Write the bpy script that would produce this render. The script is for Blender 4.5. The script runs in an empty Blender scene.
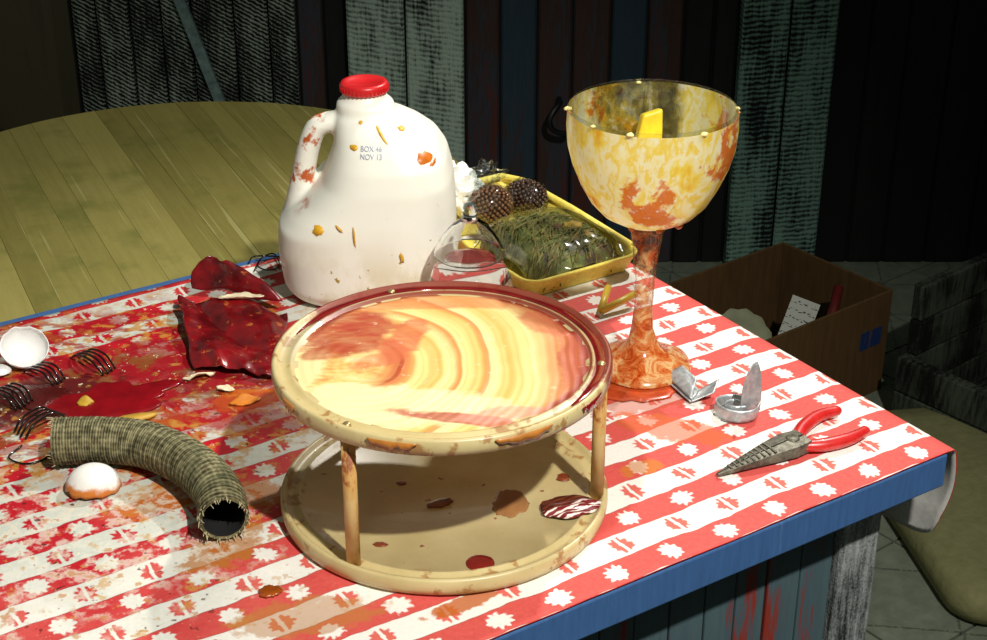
import bpy, bmesh, math, random
from mathutils import Vector, Matrix, noise
R = math.radians
random.seed(7)
sc = bpy.context.scene
COL = sc.collection

# ------------------------------------------------------------------ camera, world, lights, exposure
cam_d = bpy.data.cameras.new('camera'); cam = bpy.data.objects.new('camera', cam_d); COL.objects.link(cam)
cam.location = (0, 0, 1.40); cam.rotation_euler = (R(90 - 26.8), 0, 0)
cam_d.sensor_width = 36; cam_d.lens = 36 * 1575 / 987; cam_d.clip_start = .02
sc.camera = cam

world = bpy.data.worlds.new('world'); sc.world = world; world.use_nodes = True
world.node_tree.nodes['Background'].inputs[0].default_value = (.9, 1, .85, 1)
world.node_tree.nodes['Background'].inputs[1].default_value = .13

def spot(name, loc, target, watts, angle, blend, radius, color):
    l = bpy.data.lights.new(name, 'SPOT'); o = bpy.data.objects.new(name, l); COL.objects.link(o)
    o.location = loc
    o.rotation_euler = (Vector(target) - Vector(loc)).to_track_quat('-Z', 'Y').to_euler()
    l.energy = watts; l.spot_size = R(angle); l.spot_blend = blend; l.shadow_soft_size = radius; l.color = color
    return o
spot('studio_lamp_front', (.62, -.05, 2.45), (.06, 1.2, .72), 235, 58, 1.0, .035, (1, .98, .93))
spot('studio_lamp_back', (.70, 2.30, 2.25), (-.02, 1.2, .72), 112, 60, .9, .03, (1, .97, .91))

vs = sc.view_settings
sc.display_settings.display_device = 'sRGB'
vs.view_transform = 'Standard'; vs.look = 'None'; vs.gamma = 1; vs.use_curve_mapping = False; vs.exposure = 0.0

# ------------------------------------------------------------------ helpers: nodes
def lin(r, g, b):
    f = lambda c: (c / 255 / 12.92) if c <= 10 else ((c / 255 + .055) / 1.055) ** 2.4
    return (f(r), f(g), f(b), 1)

class NT:
    def __init__(s, name):
        s.m = bpy.data.materials.new(name); s.m.use_nodes = True
        s.t = s.m.node_tree; s.n = s.t.nodes; s.l = s.t.links
        s.b = s.n['Principled BSDF']; s.out = s.n['Material Output']
    def node(s, typ, **kw):
        n = s.n.new(typ)
        for k, v in kw.items(): setattr(n, k, v)
        return n
    def put(s, sock, v):
        if v is None: return
        if isinstance(v, bpy.types.NodeSocket): s.l.new(v, sock)
        else: sock.default_value = v
    def math(s, op, a, b=None, c=None, clamp=False):
        n = s.node('ShaderNodeMath', operation=op, use_clamp=clamp)
        s.put(n.inputs[0], a); s.put(n.inputs[1], b)
        if c is not None: s.put(n.inputs[2], c)
        return n.outputs[0]
    def mix(s, f, a, b, blend='MIX'):
        n = s.node('ShaderNodeMix', data_type='RGBA', blend_type=blend)
        s.put(n.inputs[0], f); s.put(n.inputs[6], a); s.put(n.inputs[7], b)
        return n.outputs[2]
    def step(s, v, lo, hi):
        n = s.node('ShaderNodeMapRange', interpolation_type='SMOOTHSTEP', clamp=True)
        s.put(n.inputs[0], v); n.inputs[1].default_value = lo; n.inputs[2].default_value = hi
        return n.outputs[0]
    def coord(s, which='Object', scale=(1, 1, 1), rot=(0, 0, 0), loc=(0, 0, 0)):
        c = s.node('ShaderNodeTexCoord'); m = s.node('ShaderNodeMapping')
        s.l.new(c.outputs[which], m.inputs[0])
        m.inputs[1].default_value = loc; m.inputs[2].default_value = rot; m.inputs[3].default_value = scale
        return m.outputs[0]
    def noise(s, vec, scale, detail=4, rough=.6, dist=0, color=False):
        n = s.node('ShaderNodeTexNoise'); s.put(n.inputs['Vector'], vec)
        n.inputs['Scale'].default_value = scale; n.inputs['Detail'].default_value = detail
        n.inputs['Roughness'].default_value = rough; n.inputs['Distortion'].default_value = dist
        return n.outputs['Color' if color else 'Fac']
    def wave(s, vec, scale, dist=0, detail=2, typ='BANDS', direc='X', dscale=1):
        n = s.node('ShaderNodeTexWave', wave_type=typ)
        if typ == 'BANDS': n.bands_direction = direc
        else: n.rings_direction = direc
        s.put(n.inputs['Vector'], vec); n.inputs['Scale'].default_value = scale
        n.inputs['Distortion'].default_value = dist; n.inputs['Detail'].default_value = detail
        n.inputs['Detail Scale'].default_value = dscale
        return n.outputs['Fac']
    def ramp(s, f, stops, interp='LINEAR'):
        n = s.node('ShaderNodeValToRGB'); n.color_ramp.interpolation = interp
        e = n.color_ramp.elements
        while len(e) < len(stops): e.new(.5)
        for k, (p, c) in enumerate(stops): e[k].position = p; e[k].color = c
        s.put(n.inputs[0], f)
        return n.outputs[0]
    def sep(s, vec):
        n = s.node('ShaderNodeSeparateXYZ'); s.put(n.inputs[0], vec); return n.outputs
    def vmath(s, op, a, b):
        n = s.node('ShaderNodeVectorMath', operation=op); s.put(n.inputs[0], a); s.put(n.inputs[1], b)
        return n.outputs[0]
    def bump(s, h, strength=.5, dist=.002):
        n = s.node('ShaderNodeBump'); n.inputs['Strength'].default_value = strength
        n.inputs['Distance'].default_value = dist; s.put(n.inputs['Height'], h)
        s.l.new(n.outputs[0], s.b.inputs['Normal']); return n.outputs[0]
    def base(s, c=None, rough=None, metal=None, spec=None, coat=None, trans=None, ior=None):
        for k, v in (('Base Color', c), ('Roughness', rough), ('Metallic', metal), ('Specular IOR Level', spec),
                     ('Coat Weight', coat), ('Transmission Weight', trans), ('IOR', ior)):
            s.put(s.b.inputs[k], v)
        return s
    def blob(s, xy, cx, cy, rx, ry, ang, nz, soft=.25, namp=.9):
        """soft-edged irregular patch mask: 1 inside"""
        X, Y = xy
        ca, sa = math.cos(R(ang)), math.sin(R(ang))
        dx = s.math('SUBTRACT', X, cx); dy = s.math('SUBTRACT', Y, cy)
        a = s.math('MULTIPLY_ADD', dx, ca / rx, s.math('MULTIPLY', dy, sa / rx))
        b = s.math('MULTIPLY_ADD', dx, -sa / ry, s.math('MULTIPLY', dy, ca / ry))
        d = s.math('SQRT', s.math('ADD', s.math('MULTIPLY', a, a), s.math('MULTIPLY', b, b)))
        d = s.math('ADD', d, s.math('MULTIPLY', s.math('SUBTRACT', nz, .5), namp * 2))
        return s.step(d, 1 + soft, 1 - soft)

MATS = {}
def simple(name, rgb, rough=.6, metal=0, coat=0, spec=.5, var=.25, scale=40, bump=.0, coords='Object'):
    """procedural colour: noise between darker and lighter version of one colour"""
    if name in MATS: return MATS[name]
    k = NT(name); c = lin(*rgb)
    nz = k.noise(k.coord(coords), scale, 5, .65)
    d = tuple(v * (1 - var) for v in c[:3]) + (1,); l = tuple(min(1, v * (1 + var)) for v in c[:3]) + (1,)
    k.base(k.ramp(nz, [(.3, d), (.7, l)]), rough, metal, spec, coat)
    if bump: k.bump(nz, bump, .002)
    MATS[name] = k.m
    return k.m

# ------------------------------------------------------------------ helpers: meshes
def mk(name, verts, faces, mat=None, parent=None, smooth=False, loc=None, uvs=None):
    me = bpy.data.meshes.new(name); me.from_pydata([tuple(v) for v in verts], [], faces); me.update()
    bm = bmesh.new(); bm.from_mesh(me); bmesh.ops.recalc_face_normals(bm, faces=bm.faces); bm.to_mesh(me); bm.free()
    if uvs:
        uv = me.uv_layers.new(name='UVMap')
        for lp in me.loops: uv.data[lp.index].uv = uvs[lp.vertex_index]
    if smooth:
        for p in me.polygons: p.use_smooth = True
    o = bpy.data.objects.new(name, me); COL.objects.link(o)
    if loc: o.location = loc
    if mat:
        for m in (mat if isinstance(mat, (list, tuple)) else [mat]): me.materials.append(m)
    if parent: o.parent = parent
    return o
def tag(o, label=None, cat=None, group=None, kind=None):
    if label: o['label'] = label
    if cat: o['category'] = cat
    if group: o['group'] = group
    if kind: o['kind'] = kind
    return o
def thing(name, loc, label, cat, group=None, rz=0):
    o = bpy.data.objects.new(name, None); COL.objects.link(o); o.location = loc; o.rotation_euler.z = rz
    o.empty_display_size = .02
    return tag(o, label, cat, group)
def bevel(o, w=.002, seg=2):
    m = o.modifiers.new('bevel', 'BEVEL'); m.width = w; m.segments = seg; m.limit_method = 'ANGLE'; m.angle_limit = R(40)
    return o
def subsurf(o, n=1):
    m = o.modifiers.new('subsurf', 'SUBSURF'); m.levels = n; m.render_levels = n; return o
def solid(o, t, off=0, mo=0, mr=0):
    m = o.modifiers.new('solidify', 'SOLIDIFY'); m.thickness = t; m.offset = off; m.material_offset = mo; m.material_offset_rim = mr
    return o
def boxg(x0, x1, y0, y1, z0, z1):
    v = [(x, y, z) for z in (z0, z1) for x, y in ((x0, y0), (x1, y0), (x1, y1), (x0, y1))]
    return v, [(3, 2, 1, 0), (4, 5, 6, 7), (0, 1, 5, 4), (1, 2, 6, 5), (2, 3, 7, 6), (3, 0, 4, 7)]
def box(name, x0, x1, y0, y1, z0, z1, mat, parent=None, loc=None, bev=0):
    o = mk(name, *boxg(x0, x1, y0, y1, z0, z1), mat, parent, loc=loc)
    if bev: bevel(o, bev)
    return o
def latheg(prof, n=48, closed=False):
    """prof: list of (r,z); r==0 ends become a point"""
    V = []; F = []; rings = []
    for r, z in prof:
        if r < 1e-6: rings.append([len(V)]); V.append((0, 0, z))
        else:
            rings.append(list(range(len(V), len(V) + n)))
            V += [(r * math.cos(2 * math.pi * k / n), r * math.sin(2 * math.pi * k / n), z) for k in range(n)]
    pairs = list(zip(rings, rings[1:]))
    if closed: pairs.append((rings[-1], rings[0]))
    for a, b in pairs:
        for k in range(n):
            k2 = (k + 1) % n
            if len(a) == 1 and len(b) == 1: continue
            if len(a) == 1: F.append((a[0], b[k], b[k2]))
            elif len(b) == 1: F.append((a[k], a[k2], b[0]))
            else: F.append((a[k], a[k2], b[k2], b[k]))
    return V, F
def lathe(name, prof, mat, parent=None, n=48, loc=None, closed=False, smooth=True):
    V, F = latheg(prof, n, closed); return mk(name, V, F, mat, parent, smooth, loc)
def catmull(P, n):
    P = [Vector(p) for p in P]; Q = [P[0] * 2 - P[1]] + P + [P[-1] * 2 - P[-2]]; out = []
    for i in range(1, len(Q) - 2):
        for k in range(n):
            t = k / n; a, b, c, d = Q[i - 1:i + 3]
            out.append(.5 * ((2 * b) + (-a + c) * t + (2 * a - 5 * b + 4 * c - d) * t * t + (-a + 3 * b - 3 * c + d) * t ** 3))
    out.append(P[-1]); return out
def tubeg(path, rad, n=8, caps=True, squash=1, twist=0, base=0):
    """rad: number or function of t in 0..1; squash scales the section across the vertical"""
    V = []; F = []; L = len(path); up = Vector((0, 0, 1)); prev = None
    for i, p in enumerate(path):
        d = (Vector(path[min(i + 1, L - 1)]) - Vector(path[max(i - 1, 0)])).normalized()
        if prev is None:
            a = d.cross(up)
            if a.length < 1e-3: a = Vector((1, 0, 0))
        else: a = prev - d * prev.dot(d)
        a.normalize(); prev = a; b = a.cross(d).normalized()
        r = rad(i / (L - 1)) if callable(rad) else rad
        for k in range(n):
            t = 2 * math.pi * k / n
            V.append(Vector(p) + a * (r * math.cos(t)) + b * (r * squash * math.sin(t)))
    for i in range(L - 1):
        for k in range(n):
            k2 = (k + 1) % n
            F.append((base + i * n + k, base + i * n + k2, base + (i + 1) * n + k2, base + (i + 1) * n + k))
    if caps:
        F.append(tuple(base + k for k in range(n - 1, -1, -1))); F.append(tuple(base + (L - 1) * n + k for k in range(n)))
    return V, F
def tube(name, path, rad, mat, parent=None, n=8, loc=None, squash=1, smooth=True, caps=True):
    V, F = tubeg(path, rad, n, caps, squash); return mk(name, V, F, mat, parent, smooth, loc)
def merge(parts):
    V = []; F = []
    for v, f in parts:
        o = len(V); V += [tuple(x) for x in v]; F += [tuple(i + o for i in q) for q in f]
    return V, F
def gridg(fn, nu, nv):
    V = []; UV = []; F = []
    for j in range(nv + 1):
        for i in range(nu + 1):
            V.append(fn(i / nu, j / nv)); UV.append((i / nu, j / nv))
    for j in range(nv):
        for i in range(nu):
            a = j * (nu + 1) + i; F.append((a, a + 1, a + nu + 2, a + nu + 1))
    return V, F, UV
def nz3(x, y, z=0, s=1): return noise.noise(Vector((x * s, y * s, z * s)))

# table frame: U runs along the front edge (towards the right end), V from front to back
TA = R(33); E1 = Vector((math.cos(TA), math.sin(TA), 0)); E2 = Vector((-math.sin(TA), math.cos(TA), 0))
TC = Vector((.37, 1.109, 0)); TZ = .72; TV = .652; TU = -1.15
def uv2w(u, v, z=0): return TC + E1 * u + E2 * v + Vector((0, 0, z))

# ------------------------------------------------------------------ materials of the setting
def weathered(name, dark, light, thr, saw_rot, saw_scale, seed, red=None, sw=.42, gw=.55):
    k = NT(name)
    oi = k.node('ShaderNodeObjectInfo').outputs['Random']
    c = k.coord('Object'); off = k.node('ShaderNodeCombineXYZ'); k.put(off.inputs[0], k.math('MULTIPLY', oi, 37.0)); k.put(off.inputs[2], k.math('MULTIPLY', oi, 11.0))
    p = k.vmath('ADD', c, off.outputs[0])
    def mp(rot, scale):
        m = k.node('ShaderNodeMapping'); k.put(m.inputs[0], p); m.inputs[2].default_value = rot; m.inputs[3].default_value = scale; return m.outputs[0]
    grain = k.noise(mp((0, 0, 0), (1, 1, .08)), 160, 5, .7)
    saw = k.wave(mp((0, saw_rot, 0), (1, 1, 1)), saw_scale, 3.5, 4, 'BANDS', 'Z', 2)
    patch = k.noise(mp((0, 0, 0), (1, 1, .35)), 14, 5, .65)
    fine = k.noise(p, 420, 3, .7)
    v = k.math('ADD', k.math('MULTIPLY', saw, sw), k.math('MULTIPLY', grain, gw))
    v = k.math('ADD', v, k.math('MULTIPLY', patch, .9)); v = k.math('ADD', v, k.math('MULTIPLY', fine, .3))
    f = k.step(v, thr - .14, thr + .22)
    col = k.mix(f, lin(*dark), lin(*light))
    if red: col = k.mix(k.step(k.noise(mp((0, 0, 0), (1, 1, .25)), 22, 4, .6), .5, .62), col, lin(*red))
    k.base(col, .85, spec=.2); k.bump(v, .7, .004)
    return k.m
M_BOARD_DIAG = weathered('weathered_grey_board_diagonal_saw_marks', (12, 14, 12), (140, 152, 136), 1.14, R(-30), 42, 1, sw=.34, gw=.6)
M_BOARD = weathered('weathered_grey_green_board', (14, 17, 16), (158, 176, 160), .86, R(-9), 30, 2, sw=.16, gw=.6)
M_BOARD_TEAL = weathered('weathered_teal_board', (11, 15, 14), (110, 142, 128), .96, R(5), 30, 3, sw=.22, gw=.6)
M_POST = weathered('chipped_grey_paint_post', (22, 24, 24), (168, 174, 170), .86, R(20), 45, 4, sw=.0, gw=.6)
M_CRATE = weathered('dark_grey_weathered_crate_wood', (14, 15, 12), (70, 78, 64), .92, R(80), 24, 5, sw=.08, gw=.6)

def painted(name, base, streaks, scale=18, thr=.55, rough=.7):
    k = NT(name)
    oi = k.node('ShaderNodeObjectInfo').outputs['Random']; off = k.node('ShaderNodeCombineXYZ')
    k.put(off.inputs[0], k.math('MULTIPLY', oi, 53.0)); k.put(off.inputs[2], k.math('MULTIPLY', oi, 19.0))
    p = k.vmath('ADD', k.coord('Object'), off.outputs[0])
    m = k.node('ShaderNodeMapping'); k.put(m.inputs[0], p); m.inputs[3].default_value = (1, 1, .12)
    a = k.noise(m.outputs[0], scale, 5, .7); fine = k.noise(m.outputs[0], 170, 4, .7)
    v = k.math('ADD', k.math('MULTIPLY', a, .75), k.math('MULTIPLY', fine, .25))
    c = lin(*base); col = k.mix(fine, tuple(x * .6 for x in c[:3]) + (1,), tuple(x * 1.25 for x in c[:3]) + (1,))
    for i, s in enumerate(streaks):
        col = k.mix(k.step(v, thr + .04 * i - .03, thr + .04 * i + .05), col, lin(*s))
    k.base(col, rough, spec=.3); k.bump(v, .35, .002)
    return k.m
M_WALL_RED = painted('dark_red_and_blue_streaked_wall_paint', (58, 38, 30), [(34, 52, 64), (70, 34, 26)], 14, .52)
M_WALL_BLUE = painted('dark_blue_streaked_wall_paint', (36, 54, 66), [(58, 38, 30)], 14, .56)
M_WALL_BLACK = painted('near_black_wall_paint', (13, 13, 13), [(20, 19, 17)], 14, .55)
M_WALL_BROWN = painted('dark_brown_wall_paint', (84, 72, 44), [(70, 62, 40)], 10, .55)
M_PANEL = painted('teal_grey_board_with_peeling_red_paint', (74, 94, 98), [(62, 84, 92), (132, 44, 30)], 20, .50)
M_BLUE = painted('blue_table_edge_paint', (62, 98, 146), [(76, 110, 154)], 25, .62, .5)

# ------------------------------------------------------------------ floor: tiles
floor = tag(box('floor', -2.2, 1.9, -.6, 4.9, -.05, -.006, simple('floor_grout', (22, 23, 20), .9, var=.4)), kind='structure')
k = NT('grey_green_floor_tile')
oi = k.node('ShaderNodeObjectInfo').outputs['Random']; c = k.coord('Object')
X, Y, Z = k.sep(c)
nzv = k.noise(c, 30, 5, .65)
col = k.ramp(nzv, [(.3, lin(96, 104, 88)), (.7, lin(122, 130, 112))])
r2 = k.math('SQRT', k.math('ADD', k.math('MULTIPLY', X, X), k.math('MULTIPLY', Y, Y)))
dia = k.math('ADD', k.math('ABSOLUTE', X), k.math('ABSOLUTE', Y))
ring = k.math('MULTIPLY', k.step(k.math('ABSOLUTE', k.math('SUBTRACT', dia, .1)), .004, .002), k.step(k.noise(c, 160, 2), .42, .5))
col = k.mix(k.math('MULTIPLY', ring, .6), col, lin(38, 42, 36))
k.base(col, .55); k.bump(nzv, .1, .001); M_TILE = k.m
tile_me = None; ts = .205
fa = R(38); fx = Vector((math.cos(fa), math.sin(fa), 0)); fy = Vector((-math.sin(fa), math.cos(fa), 0))
for i in range(-14, 18):
    for j in range(-14, 26):
        p = Vector((.6, 1.87, 0)) + fx * (i * ts) + fy * (j * ts)
        if not (-1.9 < p.x < 1.6 and .9 < p.y < 4.7): continue
        if tile_me is None:
            V, F = boxg(-ts / 2 + .0022, ts / 2 - .0022, -ts / 2 + .0022, ts / 2 - .0022, -.006, 0)
            o = mk('tile', V, F, M_TILE, floor); tile_me = o.data
        else:
            o = bpy.data.objects.new('tile', tile_me); COL.objects.link(o); o.parent = floor
        o.location = (p.x, p.y, 0); o.rotation_euler.z = fa + R(90) * random.randrange(4)

# ------------------------------------------------------------------ walls
WY = 3.05
def wallbox(name, *a, mat): return tag(box(name, *a, mat), kind='structure')
wall_back = wallbox('wall_back', -.84, 1.9, WY, WY + .1, 0, 2.6, mat=M_WALL_BLACK)
wall_right = wallbox('wall_right', 1.8, 1.9, -.5, WY, 0, 2.6, mat=M_WALL_BLACK)
# alcove wall at the left, running from far left to the edge of the boarded wall
a0 = Vector((-2.2, 4.86, 0)); a1 = Vector((-.82, 3.10, 0)); ad = (a1 - a0).normalized(); an = Vector((-ad.y, ad.x, 0))
if an.y > 0: an = -an
def slab(name, p0, p1, nrm, t, z0, z1, mat):
    q = [p0, p1, p1 + nrm * t, p0 + nrm * t]
    V = [(v.x, v.y, z) for z in (z0, z1) for v in q]
    return tag(mk(name, V, [(3, 2, 1, 0), (4, 5, 6, 7), (0, 1, 5, 4), (1, 2, 6, 5), (2, 3, 7, 6), (3, 0, 4, 7)], mat), kind='structure')
slab('wall_left', a0, a1, -an, .08, 0, 2.6, M_WALL_BROWN)
slab('baseboard_left', a0, a1, an, .015, 0, .12, simple('dark_olive_baseboard_paint', (40, 42, 28), .7))

def wall_board(x0, x1, mat, proud, z0=0, z1=2.5, name='board', tilt=0):
    w = (x1 - x0) / 2; g = .002
    V, F = boxg(-w + g, w - g, -proud, 0, 0, z1 - z0)
    o = mk(name, V, F, mat, wall_back, loc=((x0 + x1) / 2, WY - .001, z0)); bevel(o, .004, 1); o.rotation_euler.y = tilt
    return o
# px -> x at the wall: (px-493.5)*.000555 approximately
wx = lambda px: (px - 493.5) * .002
for a, b in ((80, 104), (104, 136), (136, 167), (167, 196), (196, 238), (238, 272), (272, 299)):
    wall_board(wx(a), wx(b), M_BOARD_DIAG, .022 + random.random() * .008)
dv = boxg(-.010, .010, -.012, 0, 0, .9)
o = mk('brace', *dv, simple('pale_grey_brace_paint', (92, 112, 108), .8, var=.5, scale=60), wall_back, loc=(-.495, WY - .034, .20)); o.rotation_euler.y = R(-17)
for a, b, m in ((299, 325, M_WALL_RED), (325, 349, M_WALL_BLACK)): wall_board(wx(a), wx(b), m, .006)
for a, b in ((349, 407), (407, 465)): wall_board(wx(a), wx(b), M_BOARD, .045)
ed = [465, 500, 537, 572, 610, 646, 682, 712, 736]
for i, (a, b) in enumerate(zip(ed, ed[1:])): wall_board(wx(a), wx(b), M_WALL_BLUE if i in (1, 4) else M_WALL_RED if i < 6 else M_WALL_BLACK, .006 + random.random() * .003)
for a, b in ((736, 784), (784, 831)): wall_board(wx(a), wx(b), M_BOARD_TEAL, .045)
ed = [831, 868, 906, 950, 995, 1040, 1090, 1140]
for a, b in zip(ed, ed[1:]): wall_board(wx(a), wx(b), M_WALL_BLACK, .006)
# black wall hook behind the goblet
hp = [(0, 0, .03), (0, -.03, .03), (-.012, -.045, .02), (-.02, -.05, 0), (-.012, -.045, -.02), (.012, -.035, -.032), (.02, -.025, -.03)]
tag(tube('wall_hook', catmull(hp, 5), .006, simple('black_iron', (12, 12, 12), .5), n=8, loc=(.132, WY - .012, .335)),
    'black curved iron hook on the dark wall behind the goblet', 'hook')

# ------------------------------------------------------------------ checked-cloth table
tb = thing('painted_table', (TC.x, TC.y, 0), 'blue edged wooden table with boarded sides and chipped grey corner posts', 'table', rz=TA)
M_TOPWOOD = simple('table_top_wood', (90, 80, 60), .7)
box('tabletop', TU, -.004, .004, TV - .004, TZ - .022, TZ - .002, M_TOPWOOD, tb)
for nm, a in (('edge_board', (TU, 0, -.006, .012, TZ - .032, TZ - .001)), ('edge_board', (TU, 0, TV - .012, TV + .004, TZ - .032, TZ - .001)),
              ('edge_board', (-.012, .004, .012, TV - .012, TZ - .032, TZ - .001)), ('edge_board', (TU - .004, TU + .012, .012, TV - .012, TZ - .032, TZ - .001))):
    bevel(box(nm, *a, M_BLUE, tb), .0015)
box('batten', TU + .02, -.02, .012, .03, TZ - .042, TZ - .0325, M_BOARD, tb)
for u0, u1, v0, v1 in ((-.074, -.029, .028, .075), (-.074, -.029, TV - .075, TV - .028), (TU + .03, TU + .075, .028, .075), (TU + .03, TU + .075, TV - .075, TV - .028)):
    bevel(box('corner_post', u0, u1, v0, v1, 0, TZ - .0325, M_POST, tb), .004)
u = -.0755
while u > TU + .08:
    w = .031 + random.random() * .006
    box('panel_board', max(u - w, TU + .08) + .0012, u, .036 + random.random() * .002, .05, .04, TZ - .043, M_PANEL, tb, bev=.0015); u -= w + .0005
v = .077
while v < TV - .08:
    w = .034 + random.random() * .006
    box('panel_board', -.05, -.036, v, min(v + w, TV - .077) - .0012, .04, TZ - .034, M_PANEL, tb, bev=.0015); v += w + .0005

# ------------------------------------------------------------------ tablecloth
CELL_V = .0266; CELL_U = .0255
k = NT('red_and_white_checked_daisy_cloth')
uvn = k.coord('UV'); wc = k.coord('Object')
wn = k.noise(wc, 22, 2, .5, color=True); wsep = k.sep(wn)
wn2 = k.sep(k.noise(wc, 60, 2, .5, color=True))
U0, V0, _ = k.sep(uvn)
U1 = k.math('ADD', U0, k.math('MULTIPLY', k.math('SUBTRACT', wsep[0], .5), .010))
V1 = k.math('ADD', V0, k.math('MULTIPLY', k.math('SUBTRACT', wsep[1], .5), .009))
V1 = k.math('ADD', V1, k.math('MULTIPLY', k.math('SUBTRACT', wn2[1], .5), .003))
su = k.math('DIVIDE', k.math('ADD', U1, 2.0), CELL_U); sv = k.math('DIVIDE', k.math('ADD', V1, CELL_V * 10.0), CELL_V)
fu = k.math('SUBTRACT', k.math('FRACT', su), .5); fv = k.math('SUBTRACT', k.math('FRACT', sv), .5)
colp = k.math('MODULO', k.math('FLOOR', su), 2.0); rowp = k.math('MODULO', k.math('FLOOR', sv), 2.0)   # row 0 = red
red_row = k.math('SUBTRACT', 1.0, rowp)
# daisy: petals around the cell centre, with a gap down the middle
mott0 = k.noise(uvn, 170, 3, .6)
ang = k.math('ARCTAN2', fv, fu); rr = k.math('SQRT', k.math('ADD', k.math('MULTIPLY', fu, fu), k.math('MULTIPLY', fv, fv)))
pet = k.math('MULTIPLY_ADD', k.math('COSINE', k.math('MULTIPLY', ang, 10.0)), .04, .345)
dsy = k.step(k.math('ADD', k.math('SUBTRACT', pet, rr), k.math('MULTIPLY', k.math('SUBTRACT', mott0, .5), .34)), -.03, .06)
gap = k.step(k.math('ABSOLUTE', fu), .03, .075)
eye = k.step(rr, .05, .10)
daisy_r = k.math('MULTIPLY', k.math('MULTIPLY', dsy, gap), eye)
# red rows: colp 1 = white daisy on red, 0 = solid red.  white rows: colp 0 = red daisy, 1 = plain white
wd = k.math('MULTIPLY', k.math('MULTIPLY', red_row, colp), dsy)
rd = k.math('MULTIPLY', k.math('MULTIPLY', rowp, k.math('SUBTRACT', 1.0, colp)), daisy_r)
is_red = k.math('ADD', k.math('MULTIPLY', red_row, k.math('SUBTRACT', 1.0, wd)), rd, clamp=True)
weave = k.noise(uvn, 900, 2, .5)
OX, OY, _ = k.sep(wc); XY = (OX, OY)
n1 = k.noise(wc, 16, 5, .62); n2 = k.noise(k.coord('Object', loc=(3, 1, 0)), 34, 5, .65); n3 = k.noise(k.coord('Object', loc=(7, 2, 0)), 75, 4, .6)
wet = k.blob(XY, -.36, .08, .24, .30, 0, n1, .45, .6)
mott = k.noise(uvn, 260, 4, .7)
red = k.mix(mott, lin(196, 60, 56), lin(222, 100, 90)); white = k.mix(mott, lin(224, 218, 206), lin(248, 244, 236))
red = k.mix(k.math('MULTIPLY', rd, .35), red, lin(230, 130, 112))
red = k.mix(wet, red, k.mix(mott, lin(164, 8, 26), lin(196, 26, 42)))       # sauce-soaked left is deeper red; also imitates its weaker light
white = k.mix(wet, white, k.mix(mott, lin(176, 178, 164), lin(212, 214, 202)))  # left whites toned down to imitate the dimmer light there
col = k.mix(is_red, white, red)
ln = k.step(k.math('ABSOLUTE', fv), .465, .495); col = k.mix(k.math('MULTIPLY', ln, .4), col, lin(112, 44, 34))
# stains (real spills): object coords are world aligned, origin at (0,1.1)
ora = k.math('MULTIPLY', k.blob(XY, -.34, .11, .22, .17, 10, n1, .3, .7), k.step(n3, .50, .56)); col = k.mix(k.math('MULTIPLY', ora, .78), col, lin(186, 132, 48))
ora2 = k.math('MULTIPLY', k.blob(XY, -.30, -.04, .24, .24, 10, n1, .3, .7), k.step(k.noise(k.coord('Object', loc=(1, 8, 3)), 48, 5, .65), .585, .64)); col = k.mix(k.math('MULTIPLY', ora2, .65), col, lin(196, 146, 66))
sau = k.blob(XY, -.345, .115, .115, .055, 18, n2, .12, 1.3); col = k.mix(k.math('MULTIPLY', sau, .85), col, lin(140, 10, 24))
sau3 = k.blob(XY, -.235, .15, .055, .07, 0, n2, .15, .9); col = k.mix(k.math('MULTIPLY', sau3, .85), col, lin(128, 10, 20))
sau4 = k.blob(XY, -.30, .165, .10, .035, 20, n2, .12, 1.3); col = k.mix(k.math('MULTIPLY', sau4, .8), col, lin(150, 10, 24))
ns_ = k.noise(k.coord('Object', rot=(0, 0, R(-33)), scale=(.4, 1, 1)), 46, 5, .65)
sau5 = k.math('MULTIPLY', k.blob(XY, -.35, .13, .17, .14, 15, n1, .3, .6), k.step(ns_, .47, .54)); col = k.mix(k.math('MULTIPLY', sau5, .8), col, lin(150, 12, 26))
brn = k.math('MULTIPLY', k.blob(XY, -.37, .09, .12, .09, 15, n1, .3, .7), k.step(n2, .52, .58)); col = k.mix(k.math('MULTIPLY', brn, .75), col, lin(122, 78, 30))
drk = k.blob(XY, -.39, .09, .06, .04, 30, n2, .2, 1.1); col = k.mix(k.math('MULTIPLY', drk, .8), col, lin(66, 18, 16))
flk = k.math('MULTIPLY', k.step(k.noise(k.coord('Object', loc=(2, 6, 1)), 190, 3, .6), .66, .70), wet); col = k.mix(k.math('MULTIPLY', flk, .7), col, lin(236, 226, 190))
# orange-brown drips around the hose, at the goblet foot and in front of the stand
for cx, cy, rx, ry, an_, c_, am in ((-.20, -.13, .035, .022, 60, (176, 110, 30), .8), (-.215, .09, .03, .018, 20, (190, 100, 16), .85), (-.25, -.06, .05, .02, 30, (190, 120, 40), .7), (-.31, .045, .05, .02, 20, (170, 96, 30), .6), (-.20, .05, .04, .02, 0, (150, 30, 24), .6), (-.23, .07, .05, .025, 20, (160, 20, 26), .6),
                                    (-.19, -.06, .03, .02, 0, (186, 110, 30), .75), (.125, .10, .055, .04, 20, (170, 60, 30), .7), (.15, .04, .05, .018, -20, (196, 90, 40), .75),
                                    (-.13, -.215, .05, .02, 10, (180, 120, 50), .6), (-.02, -.20, .03, .008, 35, (188, 96, 20), .9), (.12, -.02, .02, .01, 20, (200, 120, 30), .7)):
    b = k.blob(XY, cx, cy, rx, ry, an_, n3, .15, .9); col = k.mix(k.math('MULTIPLY', b, am), col, lin(*c_))
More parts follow.
